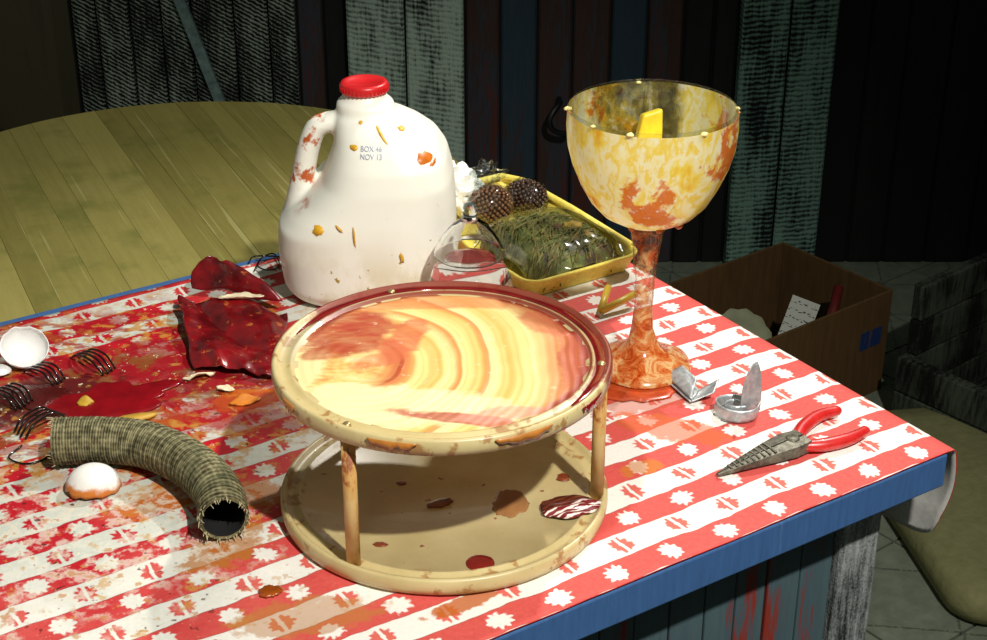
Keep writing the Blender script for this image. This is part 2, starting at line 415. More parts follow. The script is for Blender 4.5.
# cream washed over the near left part
crm = k.math('MULTIPLY', k.blob(XY, -.33, -.13, .14, .10, 10, n2, .3, 1.3), k.step(n3, .46, .58)); col = k.mix(k.math('MULTIPLY', crm, .6), col, lin(222, 216, 200))
spk = k.math('MULTIPLY', k.step(k.noise(k.coord('Object', loc=(5, 5, 0)), 130, 2, .5), .68, .72), k.blob(XY, -.31, -.05, .17, .22, 0, n1, .3, .6))
col = k.mix(k.math('MULTIPLY', spk, .85), col, lin(70, 26, 18))
ol = k.math('MULTIPLY', k.step(n3, .60, .66), k.blob(XY, -.30, .0, .22, .30, 0, n1, .3, .6)); col = k.mix(k.math('MULTIPLY', ol, .7), col, lin(184, 128, 60))
wetm = k.math('MAXIMUM', sau, wet)
k.base(col, k.math('SUBTRACT', .75, k.math('MULTIPLY', wetm, .3)), spec=.4)
hgt = k.math('ADD', k.math('MULTIPLY', weave, .2), k.math('MULTIPLY', n3, .8)); k.bump(hgt, .25, .002)
M_CLOTH = k.m
M_UNDER = simple('cloth_underside_grey_flannel', (196, 194, 186), .9, var=.12, scale=200)
M_HEM = simple('red_cloth_hem', (190, 34, 30), .7, var=.15)
CO = Vector((0, 1.1, TZ))
flat_w = -TU - .002; HANG = .104
def cloth_pt(a, v):
    """a: arc length from the left end along U; returns table-frame point"""
    u = TU + a; r = .007
    if u <= -.001: return u, 0.0
    s = u + .001; q = r * math.pi / 2
    if s < q: t = s / r; return r * math.sin(t), -r + r * math.cos(t)
    d = s - q
    return r + .006 * math.sin(min(1, d / .07) * 2.6) * 1.0, -r - d
NU1, NU2, NV = 120, 20, 110
V = []; UV = []; F = []
for j in range(NV + 1):
    v = (j / NV) * (TV - .005); v = v if j > 6 else (TV - .005) * j / NV
    t = min(1, v / .03); hang = .080 + (HANG - .080) * math.sqrt(max(0, 1 - (1 - t) ** 2))
    for i in range(NU1 + NU2 + 1):
        a = (i / NU1) * flat_w if i <= NU1 else flat_w + (i - NU1) / NU2 * (hang + .006)
        uu, dz = cloth_pt(a, v)
        vv = v - .0055
        p = uv2w(uu + .004 if a > flat_w else uu, vv, TZ)
        wr = .0008 * nz3(p.x, p.y, 0, 24) + .0004 * nz3(p.x, p.y, 3, 70)
        if a <= flat_w: p.z += .0016 + wr
        else:
            p.z += .0016 + dz; s_ = min(1, -dz / .08); p += E1 * (.004 * math.sin(v * 42 + 1.2) * s_) + E2 * (.012 * s_ * s_ * max(0, 1 - v / .2))
        V.append(p - CO); UV.append((TU + a, v))
W = NU1 + NU2 + 1
for j in range(NV):
    for i in range(W - 1): F.append((j * W + i, j * W + i + 1, (j + 1) * W + i + 1, (j + 1) * W + i))
cloth = mk('tablecloth', V, F, [M_CLOTH, M_UNDER, M_HEM], None, True, CO, UV)
if cloth.data.polygons[0].normal.z < 0: cloth.data.flip_normals()
solid(cloth, .0012, -1, 1, 2)
tag(cloth, 'red and white checked daisy tablecloth with sauce stains on the blue edged table', 'tablecloth')
CZ = TZ + .0024      # level on which things stand

# ------------------------------------------------------------------ round wooden table behind
RTZ = .62; RTR = .394; RTC = Vector((-.413, 1.884, 0))
rt = thing('round_table', RTC, 'round olive brown wooden plank table behind the checked tablecloth', 'table', rz=R(115 - 90))
def plankmat():
    k = NT('olive_brown_table_plank')
    oi = k.node('ShaderNodeObjectInfo').outputs['Random']; off = k.node('ShaderNodeCombineXYZ')
    k.put(off.inputs[0], k.math('MULTIPLY', oi, 41.0)); k.put(off.inputs[1], k.math('MULTIPLY', oi, 17.0))
    p = k.vmath('ADD', k.coord('Object'), off.outputs[0])
    m = k.node('ShaderNodeMapping'); k.put(m.inputs[0], p); m.inputs[3].default_value = (1, .07, 1)
    g = k.noise(m.outputs[0], 130, 5, .7); b = k.noise(p, 9, 4, .6); fleck = k.noise(p, 300, 3, .7)
    ms = k.node('ShaderNodeMapping'); k.put(ms.inputs[0], p); ms.inputs[3].default_value = (1, .02, 1); stripe = k.noise(ms.outputs[0], 110, 2, .5)
    c = k.mix(g, lin(116, 104, 46), lin(160, 150, 80))
    c = k.mix(oi, k.mix(.35, c, lin(96, 92, 40)), k.mix(.35, c, lin(186, 174, 104)))
    c = k.mix(k.math('MULTIPLY', k.step(stripe, .64, .70), .55), c, lin(172, 166, 108))
    c = k.mix(k.math('MULTIPLY', k.step(b, .5, .72), .5), c, lin(88, 96, 36))
    c = k.mix(k.math('MULTIPLY', k.step(fleck, .62, .7), .35), c, lin(60, 54, 22))
    k.base(c, .7, spec=.3); k.bump(g, .12, .001)
    return k.m
M_PLANK = plankmat()
x = -RTR + .004; rnd = random.Random(3)
while x < RTR - .006:
    w = min(rnd.choice((.030, .034, .040, .046, .05)), RTR - .004 - x)
    x0, x1 = x + .0002, x + w - .0002; n = 8
    xs = [x0 + (x1 - x0) * i / n for i in range(n + 1)]
    top = [(q, math.sqrt(max(0, RTR ** 2 - q * q))) for q in xs]; bot = [(q, -y) for q, y in reversed(top)]
    out = top + bot; m = len(out)
    V = [(a - x, b, z) for z in (RTZ - .024, RTZ + rnd.random() * .0005) for a, b in out]
    F = [tuple(range(m - 1, -1, -1)), tuple(range(m, 2 * m))] + [(i, (i + 1) % m, (i + 1) % m + m, i + m) for i in range(m)]
    mk('plank', V, F, M_PLANK, rt, loc=(x, 0, 0)); x += w
M_DARKWOOD = simple('dark_turned_wood', (70, 54, 26), .5)
lathe('pedestal', [(0, RTZ - .0245), (.12, RTZ - .0245), (.12, RTZ - .05), (.05, RTZ - .07), (.036, .45), (.055, .34), (.062, .26), (.04, .18), (.07, .12), (0, .12)], M_DARKWOOD, rt, 32)
for q in range(4):
    a = q * math.pi / 2 + .6; d = Vector((math.cos(a), math.sin(a), 0))
    tube('foot', catmull([d * .03 + Vector((0, 0, .15)), d * .14 + Vector((0, 0, .12)), d * .26 + Vector((0, 0, .05)), d * .32 + Vector((0, 0, .0235))], 5), lambda t: .03 - .0065 * t, M_DARKWOOD, rt, 10)

# ------------------------------------------------------------------ things on the floor
# cardboard box against the wall
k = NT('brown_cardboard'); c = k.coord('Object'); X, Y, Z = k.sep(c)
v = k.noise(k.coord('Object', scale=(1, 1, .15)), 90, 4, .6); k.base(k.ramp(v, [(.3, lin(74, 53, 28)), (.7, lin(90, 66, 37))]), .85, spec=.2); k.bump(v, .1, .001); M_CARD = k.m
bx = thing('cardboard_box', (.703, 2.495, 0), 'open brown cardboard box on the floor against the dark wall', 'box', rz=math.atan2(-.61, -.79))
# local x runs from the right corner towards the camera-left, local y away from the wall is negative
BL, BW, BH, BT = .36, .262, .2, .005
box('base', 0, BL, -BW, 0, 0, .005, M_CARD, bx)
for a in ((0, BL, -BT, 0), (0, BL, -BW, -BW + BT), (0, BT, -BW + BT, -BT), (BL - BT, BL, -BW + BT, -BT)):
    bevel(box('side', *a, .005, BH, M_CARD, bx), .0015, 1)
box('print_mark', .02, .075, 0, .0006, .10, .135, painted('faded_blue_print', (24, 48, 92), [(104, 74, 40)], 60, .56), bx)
def bxw(x, y, z): return bx.matrix_basis @ Vector((x, y, z))
bx_m = Matrix.Translation((.703, 2.495, 0)) @ Matrix.Rotation(math.atan2(-.61, -.79), 4, 'Z')
bxw = lambda x, y, z: bx_m @ Vector((x, y, z))
# scalloped paper plate inside the box
V = [(0, 0, 0)]; F = []; n = 48
for r, z in ((.035, 0), (.042, .006), (.062, .014)):
    for q in range(n):
        a = 2 * math.pi * q / n; s = 1 + (.035 * math.cos(12 * a) if r > .06 else 0); V.append((r * s * math.cos(a), r * s * math.sin(a), z))
for q in range(n):
    F.append((0, 1 + q, 1 + (q + 1) % n))
    for b in range(2): F.append((1 + b * n + q, 1 + b * n + (q + 1) % n, 1 + (b + 1) * n + (q + 1) % n, 1 + (b + 1) * n + q))
o = mk('paper_plate', V, F, simple('pale_green_grey_paper', (140, 142, 112), .8, var=.1), None, True, bxw(.185, -.185, .075)); solid(o, .0012)
o.rotation_euler = (R(52), R(-4), R(25)); tag(o, 'pale scalloped paper plate leaning inside the cardboard box', 'plate')
# printed card
k = NT('printed_white_card'); X, Y, Z = k.sep(k.coord('Object'))
vor = k.noise(k.coord('Object', scale=(1, 1, 2.5)), 150, 1, .3)
rows = k.step(k.math('SINE', k.math('MULTIPLY', Z, 420.0)), .3, .5)
k.base(k.mix(k.math('MULTIPLY', rows, k.step(vor, .55, .6)), lin(190, 192, 180), lin(30, 32, 34)), .6); M_PRINT = k.m
o = box('printed_card', -.026, .026, -.0006, .0006, 0, .088, M_PRINT, None, bxw(.115, -.125, .075)); o.rotation_euler = (R(-18), R(12), R(-24))
tag(o, 'small white card with black print standing in the cardboard box', 'card')
hm = thing('red_handled_tool', bxw(.10, -.05, .006), 'dark red handled tool leaning in the corner of the cardboard box', 'tool')
tube('handle', [(-.012, -.045, .085), (.0, 0, .135), (.02, .05, .185)], .009, simple('dark_red_tool_handle', (92, 26, 22), .45), hm, 10)
tube('shaft', [(-.02, -.085, .0), (-.012, -.045, .085)], .006, simple('dark_tool_steel', (50, 50, 50), .4, .9), hm, 8)

# weathered crate beside the box
cr = thing('wooden_crate', (.690, 2.375, 0), 'dark weathered open wooden crate beside the cardboard box', 'crate', rz=R(-50))
CW, CL, CH = .34, .5, .13
def crate_board(x0, x1, y0, y1, z0, z1): return bevel(box('board', x0, x1, y0, y1, z0, z1, M_CRATE, cr), .003)
for z0 in (.0, .066):
    crate_board(0, CL, 0, .022, z0, z0 + .064)                      # front wall
    crate_board(0, .022, .0225, CW, z0, z0 + .064)                  # left wall
    crate_board(.0225, CL, CW - .022, CW, z0, z0 + .064)
    crate_board(CL - .022, CL, .0225, CW - .0225, z0, z0 + .064)
for q in range(2): crate_board(.0, .022 + 0, .0225, CW, .132 + q * .066, .132 + q * .066 + .064)   # higher back side
box('crate_base', .023, CL - .023, .023, CW - .023, .001, .01, M_CRATE, cr)

# tan cushion on the floor
k = NT('olive_tan_canvas'); v = k.noise(k.coord('Object'), 60, 5, .6); w_ = k.noise(k.coord('Object'), 8, 4, .6)
k.base(k.mix(w_, k.ramp(v, [(.3, lin(126, 124, 84)), (.7, lin(150, 146, 102))]), lin(108, 108, 72)), .9, spec=.2); k.bump(k.noise(k.coord('Object'), 14, 4, .6), .5, .01); M_CUSH = k.m
def rrect(w, l, r, n=8):
    out = []
    for cx, cy, a0 in ((w - r, l - r, 0), (-w + r, l - r, 90), (-w + r, -l + r, 180), (w - r, -l + r, 270)):
        for q in range(n + 1): a = R(a0 + 90 * q / n); out.append((cx + r * math.cos(a), cy + r * math.sin(a)))
    return out
V = []; F = []; rings = []
for sc_, z in ((.93, .0), (.985, .008), (1, .028), (.985, .046), (.95, .056), (.8, .061), (.4, .062)):
    base = len(V); rings.append(base)
    for x_, y_ in rrect(.25, .27, .06): V.append((x_ * sc_, y_ * sc_, z + (.004 * nz3(x_ * sc_, y_ * sc_, 0, 9) if z > .05 else 0)))
m = 36
for a, b in zip(rings, rings[1:]):
    for q in range(m): F.append((a + q, a + (q + 1) % m, b + (q + 1) % m, b + q))
F.append(tuple(range(m - 1, -1, -1))); F.append(tuple(rings[-1] + q for q in range(m)))
o = mk('floor_cushion', V, F, M_CUSH, None, True, (.865, 2.085, .001)); o.rotation_euler.z = R(8)
tag(o, 'flat olive tan floor cushion with rounded corners on the tiles', 'cushion')

# ------------------------------------------------------------------ milk jug
JX, JY = -.1225, 1.432
k = NT('milky_white_plastic'); c = k.coord('Object'); X, Y, Z = k.sep(c)
n1 = k.noise(c, 55, 4, .6); n2 = k.noise(k.coord('Object', loc=(4, 1, 2), scale=(1, 1, .6)), 28, 4, .6)
low = k.step(Z, .085, .03)
col = k.mix(k.math('MULTIPLY', low, k.step(n2, .42, .62)), lin(240, 238, 224), lin(222, 216, 186))
hnd = k.math('MULTIPLY', k.step(k.math('ADD', X, k.math('MULTIPLY', k.math('SUBTRACT', .165, Z), .2)), -.038, -.043), k.step(Z, .085, .11))
col = k.mix(k.math('MULTIPLY', hnd, k.step(n1, .50, .60)), col, lin(190, 92, 40))
col = k.mix(k.math('MULTIPLY', k.step(k.noise(c, 120, 2, .5), .70, .73), k.step(Z, .12, .05)), col, lin(170, 140, 60))
k.base(col, .42, spec=.4); k.put(k.b.inputs['Subsurface Weight'], .25); k.b.inputs['Subsurface Radius'].default_value = (.03, .03, .025)
M_JUG = k.m
jug = thing('milk_jug', (JX, JY, CZ), 'white translucent plastic gallon jug with red cap and stained handle', 'jug')
# rings: z, left x, right x, half depth
prof = [(0, -.070, .072, .066), (.004, -.078, .080, .074), (.014, -.085, .085, .080), (.05, -.089, .086, .082), (.075, -.087, .086, .082), (.088, -.076, .0855, .081), (.10, -.062, .085, .079),
        (.12, -.043, .083, .076), (.14, -.0345, .078, .070), (.155, -.0300, .069, .061), (.168, -.029, .055, .050), (.178, -.0285, .040, .038), (.182, -.0265, .031, .029), (.185, -.0275, .0290, .0285), (.1905, -.0272, .0275, .0275), (.1930, -.0255, .0255, .0255), (.1945, -.0215, .0215, .0215), (.2005, -.0205, .0205, .0205), (.2015, -.019, .019, .019)]
prof = [(z * .985, a, b, h) for z, a, b, h in prof]
V = []; F = []; n = 48; shift = .004
for z, xl, xr, hy in prof:
    cx = (xl + xr) / 2; hx = (xr - xl) / 2; e = 3.0 if z < .15 else 2.0 + (.188 - z) / .038 if z < .188 else 2.0
    for q in range(n):
        a = 2 * math.pi * q / n; ca, sa = math.cos(a), math.sin(a)
        V.append((cx + hx * math.copysign(abs(ca) ** (2 / e), ca), hy * math.copysign(abs(sa) ** (2 / e), sa), z))
L = len(prof)
for i in range(L - 1):
    for q in range(n): F.append((i * n + q, i * n + (q + 1) % n, (i + 1) * n + (q + 1) % n, (i + 1) * n + q))
F.append(tuple(range(n - 1, -1, -1))); F.append(tuple((L - 1) * n + q for q in range(n)))
hp = catmull([(-.020, -.004, .169), (-.034, -.004, .1685), (-.0465, -.004, .163), (-.0545, -.004, .146), (-.0605, -.004, .122), (-.0660, -.004, .098), (-.0715, -.004, .072), (-.070, -.004, .045)], 6)
tv = tubeg(hp, lambda t: .0095 + .0035 * t, 16, True, 1.0)
tvv = [Vector((p[0], -.004 + (p[1] + .004) * 1.35, p[2])) for p in tv[0]]
V2, F2 = merge([(V, F), (tvv, tv[1])])
body = mk('body', V2, F2, M_JUG, jug, True)
rm = body.modifiers.new('remesh', 'REMESH'); rm.mode = 'VOXEL'; rm.voxel_size = .0022; rm.use_smooth_shade = True
sm = body.modifiers.new('smooth', 'SMOOTH'); sm.factor = .6; sm.iterations = 9
CAPZ = -.0075
cap_prof = [(r, z + CAPZ) for r, z in [(0, .2056), (.0215, .2056), (.0226, .2066), (.0230, .2125), (.0218, .2148), (.018, .2155), (.0165, .214), (0, .214)]]
M_REDCAP = simple('red_plastic_cap', (206, 30, 34), .35, coat=.3, var=.12)
cap = lathe('cap', cap_prof, M_REDCAP, jug, 40)
ribs = []
for q in range(36):
    a = 2 * math.pi * q / 36; v, f = boxg(.0222, .0235, -.0008, .0008, .2068 + CAPZ, .2120 + CAPZ)
    ribs.append(([Matrix.Rotation(a, 3, 'Z') @ Vector(p) for p in v], f))
mk('cap_ribs', *merge(ribs), M_REDCAP, cap)
# date print
fc = bpy.data.curves.new('date_text', 'FONT'); fc.body = 'BOX 46\nNOV 13'; fc.size = .0060; fc.extrude = .0002; fc.align_x = 'CENTER'
to = bpy.data.objects.new('tmp', fc); COL.objects.link(to)
dg = bpy.context.evaluated_depsgraph_get(); tme = bpy.data.meshes.new_from_object(to.evaluated_get(dg)); bpy.data.objects.remove(to)
tme.materials.clear(); tme.materials.append(simple('faded_blue_ink', (166, 172, 192), .8, var=.1))
def jug_front(x, z, off=.0006):
    """front surface of the jug body at local x, z"""
    for (z0, a0, b0, h0), (z1, a1, b1, h1) in zip(prof, prof[1:]):
        if z0 <= z <= z1:
            t = (z - z0) / (z1 - z0); xl, xr, hy = a0 + (a1 - a0) * t, b0 + (b1 - b0) * t, h0 + (h1 - h0) * t
            cx = (xl + xr) / 2; hx = (xr - xl) / 2; e = 3.0 if z < .15 else 2.0 + (.188 - z) / .038 if z < .188 else 2
            y = -hy * max(0, 1 - abs((x - cx) / hx) ** e) ** (1 / e)
            return Vector((x, y - off, z))
for vtx in tme.vertices:
    p = jug_front(vtx.co.x + .009, .158 + vtx.co.y, .0008 - vtx.co.z); vtx.co = p
to = bpy.data.objects.new('date_print', tme); COL.objects.link(to); to.parent = jug
M_FOOD_Y = simple('yellow_food_bits', (214, 160, 30), .45, coat=.3, var=.3, scale=90)
M_FOOD_O = simple('orange_food_bits', (204, 110, 24), .4, coat=.4, var=.3, scale=90)
def splat(parent, fn, x, z, w, h, ang, mat, seed):
    rn = random.Random(seed); m = 14; P = []; ca, sa = math.cos(R(ang)), math.sin(R(ang))
    for q in range(m):
        a = 2 * math.pi * q / m; r = .75 + .45 * rn.random(); dx, dz = w * r * math.cos(a), h * r * math.sin(a)
        P.append((x + dx * ca - dz * sa, z + dx * sa + dz * ca))
    V = [fn(a, b, .0003) for a, b in P] + [fn(x + (a - x) * .6, z + (b - z) * .6, .0018) for a, b in P] + [fn(x, z, .0024)]
    F = [(q, (q + 1) % m, m + (q + 1) % m, m + q) for q in range(m)] + [(m + q, m + (q + 1) % m, 2 * m) for q in range(m)]
    return mk('food_splash', V, F, mat, parent, True)
for i, (x, z, w, h, a, m_) in enumerate(((.058, .124, .007, .0045, -20, M_FOOD_O), (.066, .118, .003, .002, 20, M_FOOD_O), (.018, .144, .0085, .0013, -50, M_FOOD_Y), (.036, .152, .004, .0014, -20, M_FOOD_Y), (-.007, .134, .004, .0028, 0, M_FOOD_Y),
                                         (-.048, .056, .0055, .0045, 0, M_FOOD_Y), (-.014, .053, .001, .011, 4, M_FOOD_Y), (-.028, .060, .005, .0012, -40, M_FOOD_Y), (-.002, .158, .002, .0015, 0, M_FOOD_Y), (.03, .03, .002, .006, 10, M_FOOD_Y))):
    splat(jug, jug_front, x + .006 if z < .1 else x, min(.178, z + (.030 if z < .1 else .026 if z < .15 else .02)), w, h, a, m_, i)

# ------------------------------------------------------------------ large goblet
GX, GY = .1325, 1.247
def thin_glass(name, tint=(.97, .99, .97, 1), gloss=.02, add=.04):
    k = NT(name); t = k.node('ShaderNodeBsdfTransparent'); g = k.node('ShaderNodeBsdfGlossy'); m = k.node('ShaderNodeMixShader')
    nz = k.noise(k.coord('Object'), 60, 2, .5); t.inputs[0].default_value = tint
    k.put(t.inputs[0], k.mix(nz, tint, tuple(v * .95 for v in tint[:3]) + (1,)))
    g.inputs['Roughness'].default_value = gloss; lw = k.node('ShaderNodeLayerWeight'); lw.inputs[0].default_value = .35
    f = k.math('MULTIPLY_ADD', k.math('POWER', lw.outputs['Facing'], 2.2), .75, add, clamp=True)
    k.put(m.inputs[0], f); k.l.new(t.outputs[0], m.inputs[1]); k.l.new(g.outputs[0], m.inputs[2]); k.l.new(m.outputs[0], k.out.inputs[0])
    return k.m
M_GLASS = thin_glass('clear_glass')
def film(name, stops, alpha, transl=.45, rough=.3):
    """smeared food film: alpha(k) builds the coverage, stops the colour ramp"""
    k = NT(name); c = k.coord('Object')
    col, a = alpha(k, c, stops)
    t = k.node('ShaderNodeBsdfTransparent'); tr = k.node('ShaderNodeBsdfTranslucent'); m1 = k.node('ShaderNodeMixShader'); m2 = k.node('ShaderNodeMixShader')
    k.base(col, rough, spec=.5, coat=.3); k.put(tr.inputs[0], col); m1.inputs[0].default_value = transl
    k.l.new(k.b.outputs[0], m1.inputs[1]); k.l.new(tr.outputs[0], m1.inputs[2])
    k.put(m2.inputs[0], a); k.l.new(t.outputs[0], m2.inputs[1]); k.l.new(m1.outputs[0], m2.inputs[2]); k.l.new(m2.outputs[0], k.out.inputs[0])
    return k.m
def bowl_alpha(k, c, stops):
    X, Y, Z = k.sep(c)
    st = k.noise(k.coord('Object', scale=(1, 1, .35), rot=(R(18), R(14), 0)), 44, 5, .6, .3); big = k.noise(c, 17, 4, .6, .3); fine = k.noise(k.coord('Object', loc=(2, 2, 2)), 130, 4, .65)
    mixv = k.math('ADD', k.math('MULTIPLY', st, .55), k.math('MULTIPLY', big, .45))
    col = k.ramp(mixv, stops)
    red = k.step(k.math('ADD', k.math('MULTIPLY', k.noise(k.coord('Object', loc=(5, 0, 3)), 21, 5, .62, .3), .8), k.math('MULTIPLY', k.step(Z, .20, .145), .06)), .455, .50)
    col = k.mix(k.math('MULTIPLY', red, .9), col, k.mix(fine, lin(240, 132, 16), lin(206, 60, 8)))
    col = k.mix(k.math('MULTIPLY', k.step(fine, .58, .7), .7), col, lin(255, 250, 232))  # near-white flecks paint highlights into the film colour
    # clear wiped area on the far side near the rim
    dens = k.math('ADD', k.math('MULTIPLY', st, .9), k.math('MULTIPLY', fine, .3))
    back = k.math('MULTIPLY', k.step(Y, .02, .05), k.step(k.math('ABSOLUTE', k.math('ADD', X, .008)), .055, .03))
    a = k.math('SUBTRACT', k.math('ADD', dens, .50), k.math('MULTIPLY', back, .66))
    return col, k.math('MULTIPLY_ADD', k.step(a, .32, .80), .92, .05)
M_FILM = film('creamy_yellow_food_film', [(.36, lin(255, 250, 228)), (.43, lin(255, 242, 180)), (.475, lin(252, 218, 76)), (.51, lin(255, 246, 206)), (.56, lin(254, 226, 96)), (.64, lin(244, 178, 36))], bowl_alpha, .5)
def stem_alpha(k, c, stops):
    X, Y, Z = k.sep(c); n = k.noise(c, 45, 4, .65, .5)
    return k.ramp(k.noise(c, 62, 5, .7, 1.0), stops), k.math('MULTIPLY_ADD', k.step(k.math('ADD', n, k.math('MULTIPLY', k.step(Z, .075, .03), .45)), .46, .66), .85, .08)
M_STEMFILM = film('orange_syrup_film', [(.32, lin(158, 40, 12)), (.43, lin(212, 98, 34)), (.52, lin(232, 150, 84)), (.60, lin(248, 214, 150)), (.68, lin(220, 110, 40))], stem_alpha, .4, .15)  # pale ramp stops stand in for highlights on the syrup
gob = thing('goblet', (GX, GY, CZ), 'huge glass goblet smeared with yellow custard and orange syrup', 'goblet')
bowl_out = [(0, .143), (.015, .1435), (.028, .1465), (.040, .1535), (.050, .1645), (.0585, .180), (.0655, .197), (.0698, .213), (.0712, .230), (.0705, .246)]
bowl_in = [(r - .0022 if r > .003 else 0, z + .0022) for r, z in bowl_out[:-1]] + [(.0684, .2465)]
gbowl = lathe('bowl', bowl_out + [(.0695, .2475)] + bowl_in[::-1], M_GLASS, gob, 64)
lathe('bowl_residue', [(max(0, r + .0006), z - .0004) for r, z in bowl_out[:-1]] + [(.0711, .2445)], M_FILM, gbowl, 96)
stem = [(0, .1425), (.016, .1428), (.0135, .133), (.0108, .112), (.0084, .090), (.0074, .06), (.0082, .04), (.012, .027), (.020, .017), (.034, .010), (.0425, .006), (.0435, .003), (.042, .0), (0, .0)]
gstem = lathe('stem', stem, M_GLASS, gob, 40)
V, F = latheg([(r + .0006, z) for r, z in stem[1:12]], 64)
V = [Vector(p) + Vector((p[0], p[1], 0)).normalized() * (.0022 * max(0, nz3(p[0], p[1], p[2], 60) + .15)) + Vector((0, 0, .003 * max(0, nz3(p[0], p[1], p[2] + 2, 50)) if p[2] < .02 else 0)) for p in V]
mk('syrup_coat', V, F, M_STEMFILM, gstem, True)
# drips under the bowl and crumbs on the rim
M_CRUMB = simple('cream_crumbs', (252, 226, 150), .5, var=.15, scale=200)
def lump(name, loc, r, mat, parent=None, sq=(1, 1, 1), seed=0, amp=.25, sub=2):
    bm = bmesh.new(); bmesh.ops.create_icosphere(bm, subdivisions=sub, radius=r)
    for v in bm.verts:
        d = v.co.normalized(); v.co *= 1 + amp * noise.noise(d * 2.2 + Vector((seed * 3.1, seed, 0))); v.co = Vector((v.co.x * sq[0], v.co.y * sq[1], v.co.z * sq[2]))
    me = bpy.data.meshes.new(name); bm.to_mesh(me); bm.free()
    for p in me.polygons: p.use_smooth = True
    me.materials.append(mat); o = bpy.data.objects.new(name, me); COL.objects.link(o); o.location = loc
    if parent: o.parent = parent
    return o
for i, (a, z, s) in enumerate(((-40, .1480, .004), (-78, .1475, .0032), (-120, .1478, .003))):
    r = .032; lump('drip', (r * math.cos(R(a)), r * math.sin(R(a)), z), s, M_FOOD_O, gbowl, (1, 1, .8), i)
for i, a in enumerate((-8, 4, 178, 190, 222, -60, 30, 95, 250)):
    lump('crumb', (.0708 * math.cos(R(a)), .0708 * math.sin(R(a)), .2445 + .0015 * math.sin(i * 5)), .0009 + .0007 * (i % 3), M_CRUMB if i % 3 else M_FOOD_O, gbowl, (1.5, 1.2, .8), i, .5, 2)
# piece of yellow fruit clinging inside the bowl
def chunk(name, loc, dims, mat, rot=(0, 0, 0), parent=None):
    o = box(name, -dims[0] / 2, dims[0] / 2, -dims[1] / 2, dims[1] / 2, -dims[2] / 2, dims[2] / 2, mat, parent, loc)
    o.rotation_euler = rot; bevel(o, min(dims) * .22, 3); return o
o = chunk('fruit_piece', (GX + .003, GY + .0500, CZ + .207), (.024, .011, .034), simple('bright_yellow_fruit', (248, 206, 40), .4, coat=.3, var=.25, scale=70), (R(-14), R(9), R(12)))
for v_ in o.data.vertices: v_.co.x *= (.72 if v_.co.z > 0 else 1.05); v_.co.z += .4 * v_.co.x if v_.co.z > 0 else 0
tag(o, 'bright yellow fruit piece stuck inside the goblet', 'fruit')

# ------------------------------------------------------------------ two-tier stand
SX, SY = -.038, 1.032; SR = .126
st = thing('tiered_stand', (SX, SY, CZ), 'two tier round beige stand with wooden posts, top smeared with custard', 'stand')
k = NT('beige_lacquered_disc'); c = k.coord('Object'); X, Y, Z = k.sep(c)
v = k.noise(c, 26, 5, .6); v2 = k.noise(k.coord('Object', loc=(3, 4, 0)), 60, 4, .6)
rd = k.math('SQRT', k.math('ADD', k.math('MULTIPLY', X, X), k.math('MULTIPLY', Y, Y)))
col = k.ramp(v, [(.3, lin(186, 166, 112)), (.7, lin(206, 188, 136))])
edge = k.step(rd, .102, .112)
col = k.mix(k.math('MULTIPLY', k.step(v2, .54, .62), k.math('MULTIPLY', edge, .75)), col, lin(150, 96, 40))
left = k.math('MULTIPLY', k.blob((X, Y), -.07, .03, .05, .045, 20, v, .3, .6), .45); col = k.mix(left, col, lin(176, 172, 150))  # grey patch paints the sheen on the disc's left side
col = k.mix(k.math('MULTIPLY', k.step(k.noise(c, 110, 2, .5), .70, .73), k.step(rd, .105, .10)), col, lin(130, 60, 30))
rs = k.math('MULTIPLY', k.math('MULTIPLY', k.step(rd, .1085, .1100), k.step(Z, .117, .121)), k.step(k.math('ADD', k.math('MULTIPLY', Y, .9), k.math('ADD', k.math('MULTIPLY', X, .45), k.math('MULTIPLY', k.math('SUBTRACT', v2, .5), .10))), -.01, .015))
rs = k.math('MULTIPLY', rs, k.math('MULTIPLY_ADD', k.step(k.math('ABSOLUTE', k.math('SUBTRACT', rd, .1122)), .0012, .0008), -.55, .92)); col = k.mix(rs, col, lin(126, 34, 28))
k.base(col, .38, spec=.5, coat=.15); k.bump(v2, .06, .001); M_DISC = k.m
def disc_prof(z): return [(0, z), (.121, z), (.1258, z + .002), (.1265, z + .006), (.1262, z + .0125), (.1245, z + .0142), (.1225, z + .0138), (.1210, z + .0108), (.1150, z + .0100), (.1130, z + .0118), (.1112, z + .0118), (.1096, z + .0095), (0, z + .0090)]
DZ2 = .115
lathe('base_disc', disc_prof(.0), M_DISC, st, 96)
topd = lathe('top_disc', disc_prof(DZ2), M_DISC, st, 96)
k = NT('stained_wooden_dowel'); c = k.coord('Object'); v = k.noise(k.coord('Object', scale=(1, 1, .4)), 60, 4, .65)
k.base(k.ramp(v, [(.38, lin(206, 176, 116)), (.52, lin(196, 150, 84)), (.58, lin(140, 66, 24)), (.7, lin(214, 190, 136))]), .5); M_DOWEL = k.m
for a in (-122, -6, 112):
    rr_ = .117 if a != -122 else .122
    p = Vector((.1180 * math.cos(R(a)), .1180 * math.sin(R(a)), 0))
    po = lathe('post', [(0, .0104), (.0052, .0104), (.0052, DZ2 + .0005), (0, DZ2 + .0005)], M_DOWEL, st, 14, loc=p)
    lathe('screw_head', [(0, DZ2 + .0130), (.0022, DZ2 + .0130), (.003, DZ2 + .0122), (.0032, DZ2 + .0104), (0, DZ2 + .0104)], simple('brass_screw_head', (190, 170, 120), .35, .7), po, 14)
